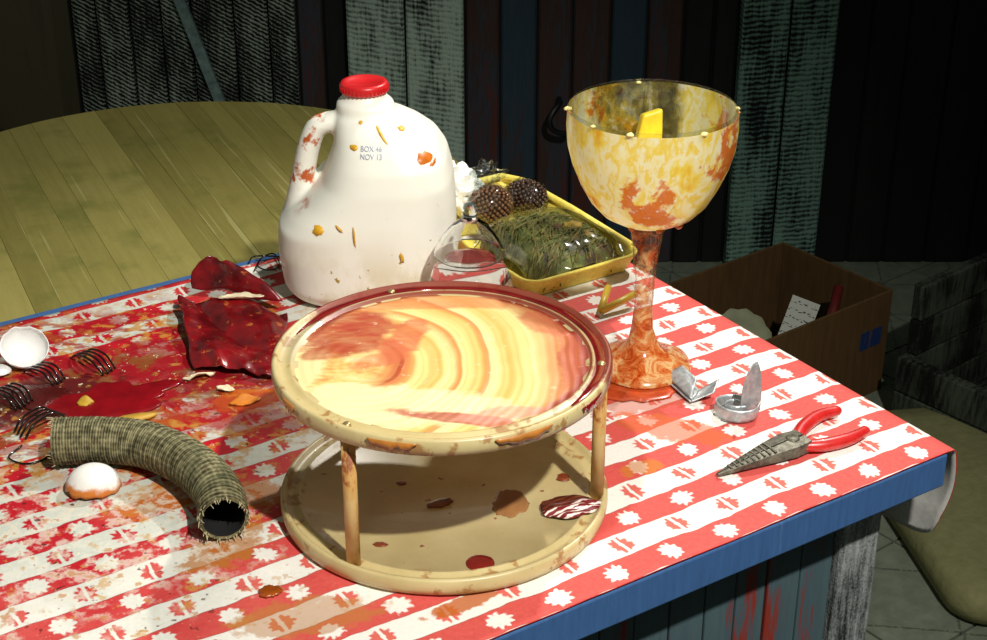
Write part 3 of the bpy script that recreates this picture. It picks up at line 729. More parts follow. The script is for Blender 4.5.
# smear on the top: ridged arcs swept by a hand
AC = (-.060, -.012)
k = NT('custard_and_red_syrup_smear'); c = k.coord('Object'); X, Y, Z = k.sep(c)
wn = k.noise(c, 11, 2, .5); wn_ = k.math('MULTIPLY', k.math('SUBTRACT', wn, .5), .022)
n2 = k.noise(k.coord('Object', loc=(1, 5, 0)), 34, 4, .6); n3 = k.noise(k.coord('Object', loc=(8, 5, 0)), 120, 4, .65)
dx = k.math('SUBTRACT', X, AC[0]); dy = k.math('MULTIPLY', k.math('SUBTRACT', Y, AC[1]), .80)
ra = k.math('ADD', k.math('SQRT', k.math('ADD', k.math('MULTIPLY', dx, dx), k.math('MULTIPLY', dy, dy))), wn_)
col = k.ramp(k.math('MULTIPLY', ra, 6.0), [(.0, lin(236, 206, 130)), (.10, lin(222, 150, 84)), (.17, lin(184, 80, 50)), (.215, lin(222, 156, 88)), (.24, lin(240, 214, 138)), (.33, lin(226, 178, 98)), (.37, lin(244, 222, 150)), (.43, lin(206, 134, 70)),
                                        (.445, lin(242, 220, 146)), (.53, lin(228, 182, 102)), (.565, lin(200, 124, 66)), (.58, lin(244, 226, 160)), (.66, lin(228, 182, 100)), (.78, lin(238, 210, 142)), (.86, lin(208, 142, 92)), (.95, lin(172, 76, 50))])
fine = k.step(k.math('SINE', k.math('MULTIPLY', ra, 1500.0)), .2, 1.0)
col = k.mix(k.math('MULTIPLY', fine, .22), col, lin(232, 172, 90))
XY = (X, Y)
ns = k.noise(k.coord('Object', rot=(0, 0, R(-35)), scale=(.3, 1, 1)), 70, 4, .65)
left = k.step(X, -.030, -.062); col = k.mix(left, col, k.ramp(ns, [(.35, lin(240, 218, 160)), (.5, lin(228, 190, 112)), (.6, lin(212, 140, 80)), (.7, lin(180, 80, 50))]))
for cx, cy, rx, ry, an_, c_, am in ((-.035, -.072, .085, .026, -6, (240, 222, 168), .95), (-.100, -.008, .016, .05, -8, (240, 220, 160), .9), (-.072, .040, .038, .030, 30, (172, 66, 48), .85), (-.086, .008, .020, .012, 30, (170, 70, 40), .75), (-.030, .030, .014, .036, -14, (200, 98, 66), .8), (-.045, -.004, .026, .010, 34, (206, 110, 70), .7), (.018, -.090, .055, .007, -10, (170, 60, 52), .85), (.045, -.084, .03, .010, 14, (222, 150, 130), .8),
                                    (.100, .004, .012, .05, -8, (178, 88, 60), .8), (.080, .055, .028, .016, -45, (196, 104, 74), .7), (-.02, .092, .10, .012, 0, (206, 122, 74), .7)):
    b = k.blob(XY, cx, cy, rx, ry, an_, k.math('ADD', k.math('MULTIPLY', n2, .5), k.math('MULTIPLY', ns, .5)), .2, 1.1); col = k.mix(k.math('MULTIPLY', b, k.math('MULTIPLY_ADD', ns, .7, am - .38)), col, lin(*c_))
rd = k.math('SQRT', k.math('ADD', k.math('MULTIPLY', X, X), k.math('MULTIPLY', Y, Y)))
rim = k.math('MULTIPLY', k.step(k.math('ADD', rd, k.math('MULTIPLY', k.math('SUBTRACT', n2, .5), .012)), .101, .108), k.step(k.math('ADD', k.math('MULTIPLY', Y, .8), k.math('MULTIPLY', X, .6)), -.05, .0))
col = k.mix(k.math('MULTIPLY', rim, .9), col, lin(132, 30, 24))
col = k.mix(k.math('MULTIPLY', k.step(n3, .62, .7), .35), col, lin(254, 240, 206))
k.base(col, .45, spec=.35); k.bump(k.math('ADD', k.math('SINE', k.math('MULTIPLY', ra, 900.0)), k.math('MULTIPLY', n3, 1.2)), .2, .0008); M_SMEAR = k.m
def smear(a, b):
    t = 2 * math.pi * a; r = .1092 * b; x, y = r * math.cos(t), r * math.sin(t)
    q = math.hypot(x - AC[0], (y - AC[1]) * .8)
    h = .0008 + .0004 * (1 + math.sin(q * 230)) * (1 - b ** 6) + .0005 * nz3(x, y, 0, 60)
    return Vector((x, y, DZ2 + .0092 + h * (1 if b < .97 else .4)))
V, F, _ = gridg(smear, 120, 40); mk('custard_smear', V, F, M_SMEAR, topd, True)
# syrup ring lying in the groove, only around the far and right side
M_SYRUP = simple('dark_red_syrup', (116, 20, 20), .12, coat=.8, var=.3, scale=50)
arc = [Vector((.1180 * math.cos(R(a)), .1180 * math.sin(R(a)), DZ2 + .0108)) for a in range(-38, 166, 4)]
tube('groove_syrup', arc, lambda t: .0042 * min(1, 8 * t + .2, 8 * (1 - t) + .2) * (1 + .25 * math.sin(t * 37)), M_SYRUP, topd, 8, squash=.28)
for i, (a0, a1, m_) in enumerate(((-72, -52, M_FOOD_O), (-112, -96, M_FOOD_O), (-38, -26, M_SYRUP), (-150, -143, M_FOOD_O))):
    V = []; F = []; rn = random.Random(i); N = 14
    for q in range(N + 1):
        a = R(a0 + (a1 - a0) * q / N); e_ = math.sin(math.pi * q / N) ** .5
        for z_ in (DZ2 + .012, DZ2 + .012 - (.003 + .006 * rn.random()) * e_ - .0005): V.append((.1272 * math.cos(a), .1272 * math.sin(a), z_))
    for q in range(N): F.append((2 * q, 2 * q + 1, 2 * q + 3, 2 * q + 2))
    solid(mk('edge_drip', V, F, simple('brown_edge_drip', (178, 112, 44), .3, coat=.4) if m_ is M_FOOD_O else m_, topd, True), .0008, 1)

def puddle(name, loc, rx, ry, ang, h, mat, seed, label=None, cat='spill', group=None, rough=.3, parent=None):
    m = 40; V = []; F = []; ca, sa = math.cos(R(ang)), math.sin(R(ang))
    for s_, z in ((1, 0), (.96, h * .6), (.85, h), (.5, h * 1.05)):
        for q in range(m):
            a = 2 * math.pi * q / m; w = 1 + rough * nz3(math.cos(a) * 1.6, math.sin(a) * 1.6, seed * 2.7) + rough * .6 * nz3(math.cos(a) * 4, math.sin(a) * 4, seed * 1.3)
            x, y = rx * s_ * w * math.cos(a), ry * s_ * w * math.sin(a); V.append((x * ca - y * sa, x * sa + y * ca, z))
    V.append((0, 0, h * 1.05))
    for b in range(3):
        for q in range(m): F.append((b * m + q, b * m + (q + 1) % m, (b + 1) * m + (q + 1) % m, (b + 1) * m + q))
    for q in range(m): F.append((3 * m + q, 3 * m + (q + 1) % m, 4 * m))
    F.append(tuple(range(m - 1, -1, -1)))
    o = mk(name, V, F, mat, parent, True, loc)
    if label: tag(o, label, cat, group)
    return o
PZ = CZ + .0095
puddle('syrup_drop', (-.0097, .934, PZ), .0108, .0100, 0, .001, M_SYRUP, 3, 'round dark red syrup drop alone on the lower tier', rough=.05)
puddle('syrup_drop', (.0545, 1.048, PZ), .0055, .0055, 0, .0012, simple('brown_red_syrup', (120, 52, 26), .3, coat=.5), 5, 'small brown red syrup drop behind the shrivelled petal on the lower tier')
puddle('syrup_drop', (-.041, 1.012, PZ), .011, .0055, 30, .001, simple('brown_red_syrup', (120, 52, 26)), 6, 'elongated brown syrup smear in the middle of the lower tier')
puddle('syrup_stain', (.012, 1.012, PZ), .014, .017, 0, .0006, simple('thin_brown_syrup', (150, 104, 62), .4, coat=.3), 8, 'faint brown syrup patch beside the elongated smear on the lower tier')
puddle('syrup_drop', (-.083, .957, PZ), .005, .003, 0, .0008, simple('brown_red_syrup', (120, 52, 26)), 9, 'tiny brown drop near the wooden post on the lower tier')
puddle('syrup_drop', (-.072, 1.04, PZ), .0035, .003, 0, .0008, simple('brown_red_syrup', (120, 52, 26)), 19, 'tiny brown drop under the shadow side of the lower tier')
# shrivelled petal lying by the right post
k = NT('dark_red_shrivelled_petal'); c = k.coord('Object'); X, Y, Z = k.sep(c)
str_ = k.wave(k.coord('Object', rot=(0, 0, R(75))), 90, 3, 2, 'BANDS', 'X', 2)
col = k.mix(k.step(k.math('SUBTRACT', Y, k.math('MULTIPLY', X, .2)), .0005, -.003), k.mix(str_, lin(62, 20, 14), lin(104, 44, 26)), k.mix(k.step(str_, .5, .8), lin(120, 24, 30), lin(240, 224, 214)))
k.base(col, .3, coat=.4); M_PETAL = k.m
def petal(a, b):
    x = -.024 + .048 * a; w = .017 * math.sin(math.pi * min(1, .08 + a * .9)) ** .7 * (1 - .3 * a); y = (b - .5) * 2 * w
    return Vector((x, y, .004 + .005 * math.sin(math.pi * b) * math.sin(math.pi * a) + .0012 * math.sin(y * 900) + .0015 * nz3(x, y, 1, 90)))
V, F, _ = gridg(petal, 24, 16); o = mk('shrivelled_petal', V, F, M_PETAL, None, True, (.060, 1.003, PZ - .0012)); o.rotation_euler.z = R(8); solid(o, .0008)
tag(o, 'dark red shrivelled petal with pale veins on the lower tier', 'petal')

# ------------------------------------------------------------------ yellow produce tray with wrapped packs
k = NT('yellow_foam'); v = k.noise(k.coord('Object'), 220, 3, .6); k.base(k.ramp(v, [(.3, lin(216, 190, 66)), (.7, lin(240, 220, 104))]), .6); k.bump(v, .1, .0008); M_YEL = k.m
tu0, tu1, tv0, tv1 = -.138, .004, .404, .652
tr = thing('foam_tray', uv2w((tu0 + tu1) / 2, (tv0 + tv1) / 2, CZ), 'yellow foam produce tray behind the glass goblet', 'tray', rz=TA)
def tray_ring(w, l, r): return rrect(w, l, r, 6)
V = []; F = []; rings = []
hw, hl = (tu1 - tu0) / 2, (tv1 - tv0) / 2
for inset, z in ((.012, 0), (.004, .014), (0, .0205), (0, .0225), (.0035, .0225), (.006, .020), (.015, .0055)):
    rings.append(len(V))
    for x_, y_ in rrect(hw - inset, hl - inset, max(.006, .02 - inset), 6): V.append((x_, y_, z))
m = 28
for a, b in zip(rings, rings[1:]):
    for q in range(m): F.append((a + q, a + (q + 1) % m, b + (q + 1) % m, b + q))
F.append(tuple(range(m - 1, -1, -1))); F.append(tuple(rings[-1] + q for q in range(m)))
bevel(mk('tray_shell', V, F, M_YEL, tr), .0008, 1)
# rolled back rim, thicker and paler than the front one
tube('rim', [Vector(p) for p in [(hw - .004, -hl + .02, .0235), (hw - .003, 0, .0265), (hw - .004, hl - .03, .0275), (hw - .016, hl - .007, .0275), (0, hl - .004, .0265), (-hw + .01, hl - .006, .0245)]], .004, M_YEL, tr, 8)
# herbs under film
hb = thing('herb_pack', uv2w(-.066, .474, CZ + .0062), 'film wrapped bundle of green and brown herbs in the yellow tray', 'produce', rz=TA)
def herb_h(x, y):
    e = max(0, 1 - (abs(x) / .060) ** 3 - (abs(y) / .066) ** 3); return .004 + .034 * e ** .5
k = NT('herb_mass_green_brown'); v = k.noise(k.coord('Object', rot=(0, 0, R(40)), scale=(1, .2, 1)), 90, 5, .7); v2 = k.noise(k.coord('Object'), 24, 4, .6)
k.base(k.mix(k.step(v2, .45, .62), k.ramp(v, [(.3, lin(52, 58, 22)), (.5, lin(110, 112, 44)), (.7, lin(168, 160, 84))]), k.ramp(v, [(.3, lin(40, 28, 18)), (.6, lin(108, 78, 44)), (.75, lin(160, 124, 66))])), .6); M_HERB = k.m
V, F, _ = gridg(lambda a, b: Vector(((a - .5) * .110, (b - .5) * .122, herb_h((a - .5) * .110, (b - .5) * .122) - .005 + .002 * nz3(a * 9, b * 9))), 30, 36)
mk('leaf_mass', V, F, M_HERB, hb, True)
rn = random.Random(5); parts = []; parts2 = []
for q in range(320):
    a = R(35 + rn.gauss(0, 22)); x, y = rn.uniform(-.050, .050), rn.uniform(-.055, .055); L_ = rn.uniform(.008, .02); P = []
    for t in (-1, 0, 1):
        xx, yy = x + t * L_ * math.cos(a), y + t * L_ * math.sin(a); P.append(Vector((xx, yy, herb_h(xx, yy) - .0035 + rn.uniform(0, .0022))))
    (parts if q % 3 else parts2).append(tubeg(P, .0004 + rn.random() * .0005, 4))
tag(mk('stalks', *merge(parts), simple('olive_stalks', (112, 112, 48), .6, var=.5), hb), kind='stuff')
tag(mk('dry_stalks', *merge(parts2), simple('pale_dry_stalks', (150, 128, 72), .6, var=.4), hb), kind='stuff')
for i, (x, y, r_, c_) in enumerate(((.022, -.010, .010, (176, 140, 52)), (.006, -.004, .007, (96, 62, 34)), (.026, -.03, .006, (150, 116, 44)))):
    lump('dried_flower', (x, y, herb_h(x, y) - .004), r_, simple('dried_flower_%d' % i, c_, .7, var=.4, scale=200), hb, (1, 1, .45), i, .6, 3)
M_WRAP = thin_glass('cling_film', (.93, .96, .95, 1), .10, .07)
def wrap_pt(a, b):
    x, y = (a - .5) * .126, (b - .5) * .136; h = herb_h(x * .93, y * .93)
    ed_ = max(abs(x) / .063, abs(y) / .068); h = max(h, .0172 * max(0, min(1, (ed_ - .8) / .18)))
    return Vector((x, y, h + .0015 + .0022 * abs(nz3(x, y, 0, 40)) + .0015 * nz3(x, y * .3, 2, 120) + .0006))
V, F, _ = gridg(wrap_pt, 44, 50); mk('film', V, F, M_WRAP, hb, True)
# two clumps of brown berries in film
def berry_pack(loc, label, n, sx, sy, sz, seed, dark):
    b = thing('berry_pack', loc, label, 'produce', rz=TA); rn = random.Random(seed)
    lump('pulp', (0, 0, sz * .95), .0165, simple('dark_brown_pulp', (46, 24, 14), .5), b, (sx / .0175, sy / .0175, sz / .0175), seed, .05, 3)
    bm = bmesh.new()
    for q in range(n):
        ph = math.acos(1 - 1.75 * (q + .5) / n); th = q * 2.39996
        d = Vector((math.sin(ph) * math.cos(th) * sx, math.sin(ph) * math.sin(th) * sy, sz + math.cos(ph) * sz))
        bmesh.ops.create_icosphere(bm, subdivisions=1, radius=.0024, matrix=Matrix.Translation(d))
    me = bpy.data.meshes.new('berries'); bm.to_mesh(me); bm.free()
    for p in me.polygons: p.use_smooth = True
    me.materials.append(simple('brown_berry_skin' if not dark else 'dark_brown_berry_skin', (112, 72, 40) if not dark else (74, 44, 26), .35, coat=.3, var=.5, scale=160))
    o = bpy.data.objects.new('berries', me); COL.objects.link(o); o.parent = b; o['kind'] = 'stuff'
    f = lump('film', (0, 0, sz * 1.02), .0175, M_WRAP, b, (sx / .0175 * 1.14, sy / .0175 * 1.14, sz / .0175 * 1.1), seed + 4, .16, 4)
    return b
berry_pack(uv2w(-.069, .578, CZ + .0070), 'round film wrapped clump of brown berries beside the crumpled white paper', 240, .023, .022, .021, 1, False)
berry_pack(uv2w(-.0195, .584, CZ + .0070), 'darker film wrapped clump of berries against the back rim of the yellow tray', 220, .021, .026, .0175, 2, True)
# crumpled white paper and a twist of clear film
V = []; bm = bmesh.new(); bmesh.ops.create_icosphere(bm, subdivisions=4, radius=.026)
for v_ in bm.verts:
    d = v_.co.normalized(); cr_ = abs(noise.noise(d * 2.3 + Vector((4, 0, 0)))) + .5 * abs(noise.noise(d * 5 + Vector((1, 2, 0)))); v_.co = d * .026 * (.80 + .55 * cr_); v_.co.z *= 1.05
me = bpy.data.meshes.new('crumpled_paper'); bm.to_mesh(me); bm.free(); me.materials.append(simple('white_tissue_paper', (240, 238, 230), .85, var=.06))
o = bpy.data.objects.new('crumpled_paper', me); COL.objects.link(o); o.location = (-.026, 1.585, CZ + .029)
tag(o, 'crumpled white paper ball between the milk jug and the berries', 'paper')
o.location = uv2w(-.086, .620, CZ + .036)
o = lump('film_twist', uv2w(-.064, .594, CZ + .058), .014, M_WRAP, None, (1.1, .9, .8), 9, .9, 4)
tag(o, 'crinkled twist of clear film on top of the brown berries', 'wrapping')

# ------------------------------------------------------------------ two stacked glass dishes
k = NT('solid_clear_glass'); k.base(k.ramp(k.noise(k.coord('Object'), 40, 2), [(.3, (.97, .98, .96, 1)), (.7, (1, 1, 1, 1))]), .0, trans=1.0, ior=1.48); M_CLEAR = k.m
def dish(loc, s, zs, label):
    g = thing('glass_dish', loc, label, 'dish')
    lathe('bowl', [(q * s, z * zs) for q, z in [(.0395, 0), (.041, .0012), (.0405, .003), (.037, .010), (.030, .020), (.021, .029), (.012, .035), (.0085, .038), (.0070, .038), (.0095, .0335), (.0185, .0270), (.0275, .0180), (.0345, .0080), (.0375, .0012)]], M_CLEAR, g, 48, closed=True)
    lathe('stem', [(q * s, z * zs) for q, z in [(0, .0383), (.009, .0383), (.0075, .041), (.0085, .046), (.006, .0515), (0, .053)]], M_CLEAR, g, 32)
    return g
gl = thing('glass_bowl', (-.022, 1.335, CZ), 'upturned clear glass bowl under the smaller glass dish', 'bowl')
lathe('bowl_wall', [(.0385, 0), (.0405, .001), (.0408, .030), (.0388, .047), (.0335, .059), (.024, .0675), (.010, .0712), (0, .0715), (0, .069), (.010, .0688), (.0228, .0653), (.0318, .0573), (.0368, .046), (.0386, .030)], M_CLEAR, gl, 48)
lathe('rim_bead', [(.0375 + .003 * math.cos(a), .0032 + .003 * math.sin(a)) for a in [2 * math.pi * q / 10 for q in range(10)]], M_CLEAR, gl, 48, closed=True)
dish((-.022, 1.335, CZ + .0718), .82, .98, 'upturned clear glass dish with a stub stem between jug and tray')

# ------------------------------------------------------------------ braided hose
hs = thing('braided_hose', (-.27, 1.06, CZ), 'bent piece of grey green braided hose with frayed ends', 'hose')
HR = .0185; HO = Vector((-.276, 1.06, 0))
hpts = [(-.358, 1.086), (-.324, 1.088), (-.289, 1.083), (-.258, 1.064), (-.231, 1.036), (-.214, 1.006), (-.206, .976)]
path = [Vector((x, y, HR + .0012)) - HO for x, y in hpts]; path = catmull(path, 26)
for p in path: p.z = HR + .0012
k = NT('braided_hose_fabric'); uvc = k.coord('UV'); U_, V_, _ = k.sep(uvc)
s1 = k.math('SINE', k.math('MULTIPLY', U_, 560.0)); s2 = k.math('SINE', k.math('MULTIPLY', V_, 2 * math.pi * 26))
n_ = k.noise(k.coord('Object'), 130, 4, .65); n0 = k.noise(k.coord('Object'), 22, 4, .6)
v = k.math('ADD', k.math('ADD', k.math('MULTIPLY', s1, .13), k.math('MULTIPLY', s2, .05)), n_)
col = k.ramp(v, [(.3, lin(52, 48, 30)), (.5, lin(104, 98, 68)), (.72, lin(150, 142, 106))])
col = k.mix(k.math('MULTIPLY', k.step(n0, .5, .65), .45), col, lin(80, 88, 60)); col = k.mix(k.step(k.noise(k.coord('Object'), 60, 2, .5), .68, .74), col, lin(96, 56, 30))
k.base(col, .8, spec=.25); k.bump(v, .6, .002); M_HOSE = k.m
N = 28; Lp = len(path); V, F = tubeg(path, lambda t: HR * (1 + .035 * math.sin(t * 330)) * (1 + .05 * (1 - t) ** 4), N, False)
UV = [((i // N) / (Lp - 1), (i % N) / N) for i in range(len(V))]
hw_ = o = mk('hose_wall', V, F, M_HOSE, hs, True, uvs=UV)
if True:
    c0 = Vector(o.data.polygons[N * 5].center); 
V2, F2 = tubeg(path, HR * .86, N, False); mk('lining', V2, F2, simple('black_rubber_lining', (14, 13, 11), .8), hs, True)
for e, i0 in (('start', 0), ('end', Lp - 1)):
    V3 = V[i0 * N:(i0 + 1) * N] + V2[i0 * N:(i0 + 1) * N]; mk('cut_rim', V3, [(q, (q + 1) % N, N + (q + 1) % N, N + q) for q in range(N)], M_HOSE, hs)
rn = random.Random(11); fr = []; d_end = (path[-1] - path[-2]).normalized(); d_st = (path[0] - path[1]).normalized()
for q in range(90):
    c_, d = (path[-1], d_end) if q < 62 else (path[0], d_st); a = rn.uniform(0, 2 * math.pi)
    s = d.cross(Vector((0, 0, 1))).normalized(); rad = s * math.cos(a) + Vector((0, 0, 1)) * math.sin(a); p0 = c_ + rad * HR * rn.uniform(.88, 1.0) - d * .002
    L_ = rn.uniform(.003, .008); p2 = p0 + d * L_ + rad * rn.uniform(-.002, .003) + s * rn.uniform(-.002, .002); p2.z = max(p2.z, .001)
    fr.append(tubeg([p0, (p0 + p2) / 2 + rad * .0006, p2], lambda t: .00055 * (1 - .6 * t), 4))
tag(mk('frayed_threads', *merge(fr), simple('pale_thread', (186, 178, 140), .8, var=.3), hw_), kind='stuff')

# ------------------------------------------------------------------ bent wire bundles in the sauce
M_WIRE = simple('dark_wet_wire', (34, 26, 22), .18, .6, coat=.6, var=.3)
def wires(loc, ang, L_, n, sp, label, arch=.010):
    w = thing('wire_bundle', (loc[0], loc[1], CZ), label, 'wire', 'bent wire bundles in the sauce', rz=R(ang))
    for q in range(n):
        o_ = (q - (n - 1) / 2) * sp; s = 1 - .06 * abs(q - 1)
        tube('prong', catmull([(-L_ / 2 * s, o_, .0012), (-L_ / 4, o_ + .0005, arch * .8), (L_ / 6, o_, arch), (L_ / 2 * s, o_ * .9, .0014)], 5), .0011, M_WIRE, w, 6)
    return w
wires((-.361, 1.252), -42, .052, 4, .0052, 'four curved dark wires arching over the red sauce near the hose')
wires((-.399, 1.229), -38, .044, 4, .0050, 'curved dark wires beside the round white eggshell')
wires((-.418, 1.188), -40, .045, 5, .005, 'curved dark wires at the darkest part of the sauce')
wires((-.381, 1.143), 52, .046, 4, .0055, 'curved dark wires close to the open end of the braided hose', .012)
tag(tube('loose_wire', catmull([(-.016, .012, .001), (-.022, -.006, .001), (-.006, -.016, .001), (.008, -.008, .001), (.016, .012, .003), (.03, .02, .012)], 6), .0009, M_WIRE, None, 6, (-.372, 1.098, CZ)),
    'single loose dark wire curling out of the hose end', 'wire')
wp = [(-.012, -.012, .001), (-.009, .018, .001), (.003, .028, .002), (.012, .0, .001), (.001, -.012, .002), (-.010, -.001, .003), (.006, .016, .003), (.016, .022, .001), (-.016, .024, .001), (-.02, .008, .001)]
tag(tube('wire_tangle', catmull(wp, 6), .0008, M_WIRE, None, 6, (-.231, 1.462, CZ)), 'small tangle of thin dark wire left of the milk jug', 'wire')

# ------------------------------------------------------------------ eggshells
M_EGG = simple('white_eggshell', (238, 236, 232), .5, var=.06, scale=60)
M_EGGDIRTY = NT('eggshell_with_yolk'); k = M_EGGDIRTY; c = k.coord('Object'); X, Y, Z = k.sep(c)
k.base(k.mix(k.step(k.math('ADD', Z, k.math('MULTIPLY', k.noise(c, 90, 3, .6), .016)), .018, .012), lin(238, 234, 226), lin(206, 120, 44)), .4); M_EGGDIRTY = k.m
def shell(name, loc, rx, ry, rz_, rot, mat, label, seed, cut=.45):
    V = []; F = []; n, m = 32, 10
    for j in range(m + 1):
        for q in range(n):
            th = 2 * math.pi * q / n; lim = math.pi * cut + .16 * nz3(math.cos(th) * 2, math.sin(th) * 2, seed) + .07 * math.sin(q * 2.1 + seed)
            ph = lim * j / m; V.append((rx * math.sin(ph) * math.cos(th), ry * math.sin(ph) * math.sin(th), rz_ * math.cos(ph)))
    for j in range(m):
        for q in range(n): F.append((j * n + q, j * n + (q + 1) % n, (j + 1) * n + (q + 1) % n, (j + 1) * n + q))
    o = mk(name, V, F, mat, None, True, loc); o.rotation_euler = [R(a) for a in rot]; solid(o, .0006); return tag(o, label, 'eggshell')
shell('eggshell', (-.421, 1.250, CZ + .0195), .0215, .0195, .0205, (218, 12, 0), M_EGG, 'round white eggshell half with a jagged rim beside the curved wires', 2, .50)
shell('eggshell', (-.315, 1.048, CZ + .001), .0215, .0185, .019, (0, 6, 20), M_EGGDIRTY, 'white eggshell half with orange yolk beside the braided hose', 5, .50)
shell('eggshell_fragment', (-.443, 1.236, CZ + .001), .012, .010, .006, (0, 0, 0), M_EGG, 'small flat white eggshell fragment next to the round eggshell', 7, .45)

# ------------------------------------------------------------------ crumpled red sheet
k = NT('glossy_dark_red_film'); c = k.coord('Object'); v = k.noise(c, 45, 4, .6); v2 = k.noise(k.coord('Object', loc=(2, 3, 4)), 110, 3, .6)
col = k.ramp(v, [(.3, lin(58, 4, 10)), (.65, lin(138, 10, 20))]); col = k.mix(k.math('MULTIPLY', k.step(v2, .63, .7), .7), col, lin(206, 110, 50))
k.base(col, .3, coat=.35); k.bump(v2, .3, .002); M_REDF = k.m
RC = Vector((-.25, 1.32, 0))
q00, q10, q11, q01 = Vector((-.268, 1.238, 0)), Vector((-.186, 1.222, 0)), Vector((-.196, 1.338, 0)), Vector((-.305, 1.372, 0))
def redsheet(a, b):
    p = q00 * (1 - a) * (1 - b) + q10 * a * (1 - b) + q11 * a * b + q01 * (1 - a) * b
    p = p + Vector((.008 * nz3(b * 3, a * 2, 1), .008 * nz3(a * 3, b, 5), 0))
    z = .004 + .010 * abs(math.sin(a * 4.2 + b * 2.5)) * (.3 + b) + .008 * max(0, nz3(a * 3, b * 3, 2)) + .004 * max(0, nz3(a * 8, b * 8, 6))
    return p - RC + Vector((0, 0, z))
V, F, _ = gridg(redsheet, 40, 40); o = mk('red_plastic_sheet', V, F, M_REDF, None, True, RC + Vector((0, 0, CZ))); solid(o, .0006)
tag(o, 'crumpled glossy dark red plastic sheet lying left of the milk jug', 'plastic sheet')
def redflap(a, b):
    w = 1 - .75 * b ** 1.6; p = Vector((-.248 + (a - .5) * .092 * w - .02 * b, 1.372 - (a - .5) * .028 * w + .018 * b, .012 + .040 * b - .010 * b * b))
    return p - Vector((-.25, 1.37, 0)) + Vector((0, .004 * math.sin(a * 6), .003 * nz3(a * 4, b * 4, 9)))
V, F, _ = gridg(redflap, 20, 20); o = mk('red_plastic_flap', V, F, M_REDF, None, True, (-.25, 1.37, CZ)); solid(o, .0006)
tag(o, 'upright pointed dark red plastic flap behind the crumpled red sheet', 'plastic sheet')
# scraps of pale shell and peel
M_SCRAP = simple('cream_scrap', (232, 216, 180), .55, var=.15); M_SCRAPO = simple('orange_peel_scrap', (206, 120, 30), .5, var=.3)
def scrap(x, y, w, l, ang, mat, label, h=.004, z=0):
    V, F, _ = gridg(lambda a, b: Vector(((a - .5) * l * (1 - .4 * (2 * b - 1) ** 2), (b - .5) * w * (1 - .5 * (2 * a - 1) ** 2), .0012 + h * math.sin(math.pi * a) * (.4 + .6 * math.sin(3 * b + x * 40)) + .001 * nz3(a * 5, b * 5, x * 90))), 10, 6)
    o = mk('food_scrap', V, F, mat, None, True, (x, y, CZ + z)); o.rotation_euler.z = R(ang); solid(o, .0012, 1); return tag(o, label, 'scrap')
scrap(-.241, 1.352, .012, .044, 4, M_SCRAP, 'curled cream scrap on the crumpled red sheet', .007, .019)
scrap(-.262, 1.228, .012, .030, 25, M_SCRAP, 'cream scrap at the front edge of the crumpled red sheet', .006)
scrap(-.235, 1.205, .010, .018, -20, M_SCRAP, 'small cream scrap between red sheet and stand')
scrap(-.215, 1.185, .014, .028, 20, M_SCRAPO, 'orange scrap left of the round stand')
scrap(-.352, 1.180, .010, .014, 10, simple('mustard_scrap', (188, 150, 40), .5), 'mustard yellow scrap in the red sauce')
scrap(-.308, 1.150, .014, .05, 28, simple('olive_yellow_scrap', (186, 146, 50), .5), 'long olive yellow peel behind the braided hose', .003)
# puddles on the cloth
M_SAUCE = simple('thick_red_sauce', (128, 10, 20), .25, coat=.3, var=.3, scale=40)
puddle('sauce_puddle', (-.334, 1.190, CZ), .052, .028, 22, .0012, M_SAUCE, 1, 'large dark red sauce puddle behind the braided hose', rough=.5)
puddle('sauce_puddle', (-.395, 1.195, CZ), .030, .020, 0, .0012, simple('brown_red_sauce', (76, 18, 16), .25, coat=.5), 2, 'brown red sauce puddle under the curved wires', rough=.5)
M_YOLK = simple('brown_orange_sauce', (150, 70, 14), .25, coat=.5, var=.3)
puddle('sauce_drop', (-.159, .913, CZ), .0085, .0075, 0, .0014, M_YOLK, 4, 'round brown orange sauce drop left of the lower tier')
puddle('sauce_drop', (-.338, 1.118 - .04, CZ), .004, .003, 0, .001, M_YOLK, 6, 'tiny orange drop beside the yolk eggshell') if False else None
puddle('syrup_puddle', (.122, 1.222, CZ), .050, .034, 10, .0012, simple('amber_syrup', (176, 66, 30), .2, coat=.6, var=.4), 7, 'amber syrup puddle around the foot of the goblet', rough=.4)

# ------------------------------------------------------------------ bent yellow straw
sw = thing('bent_straw', (.104, 1.352, CZ), 'bent yellow drinking straw behind the goblet stem', 'straw')
M_STRAW = simple('yellow_straw_plastic', (222, 186, 62), .4, var=.15)
tube('long_end', [(0, 0, .0045), (.034, .022, .012)], .0038, M_STRAW, sw, 10)
tube('short_end', [(-.001, .002, .0045), (.009, .048, .0065)], .0036, M_STRAW, sw, 10)

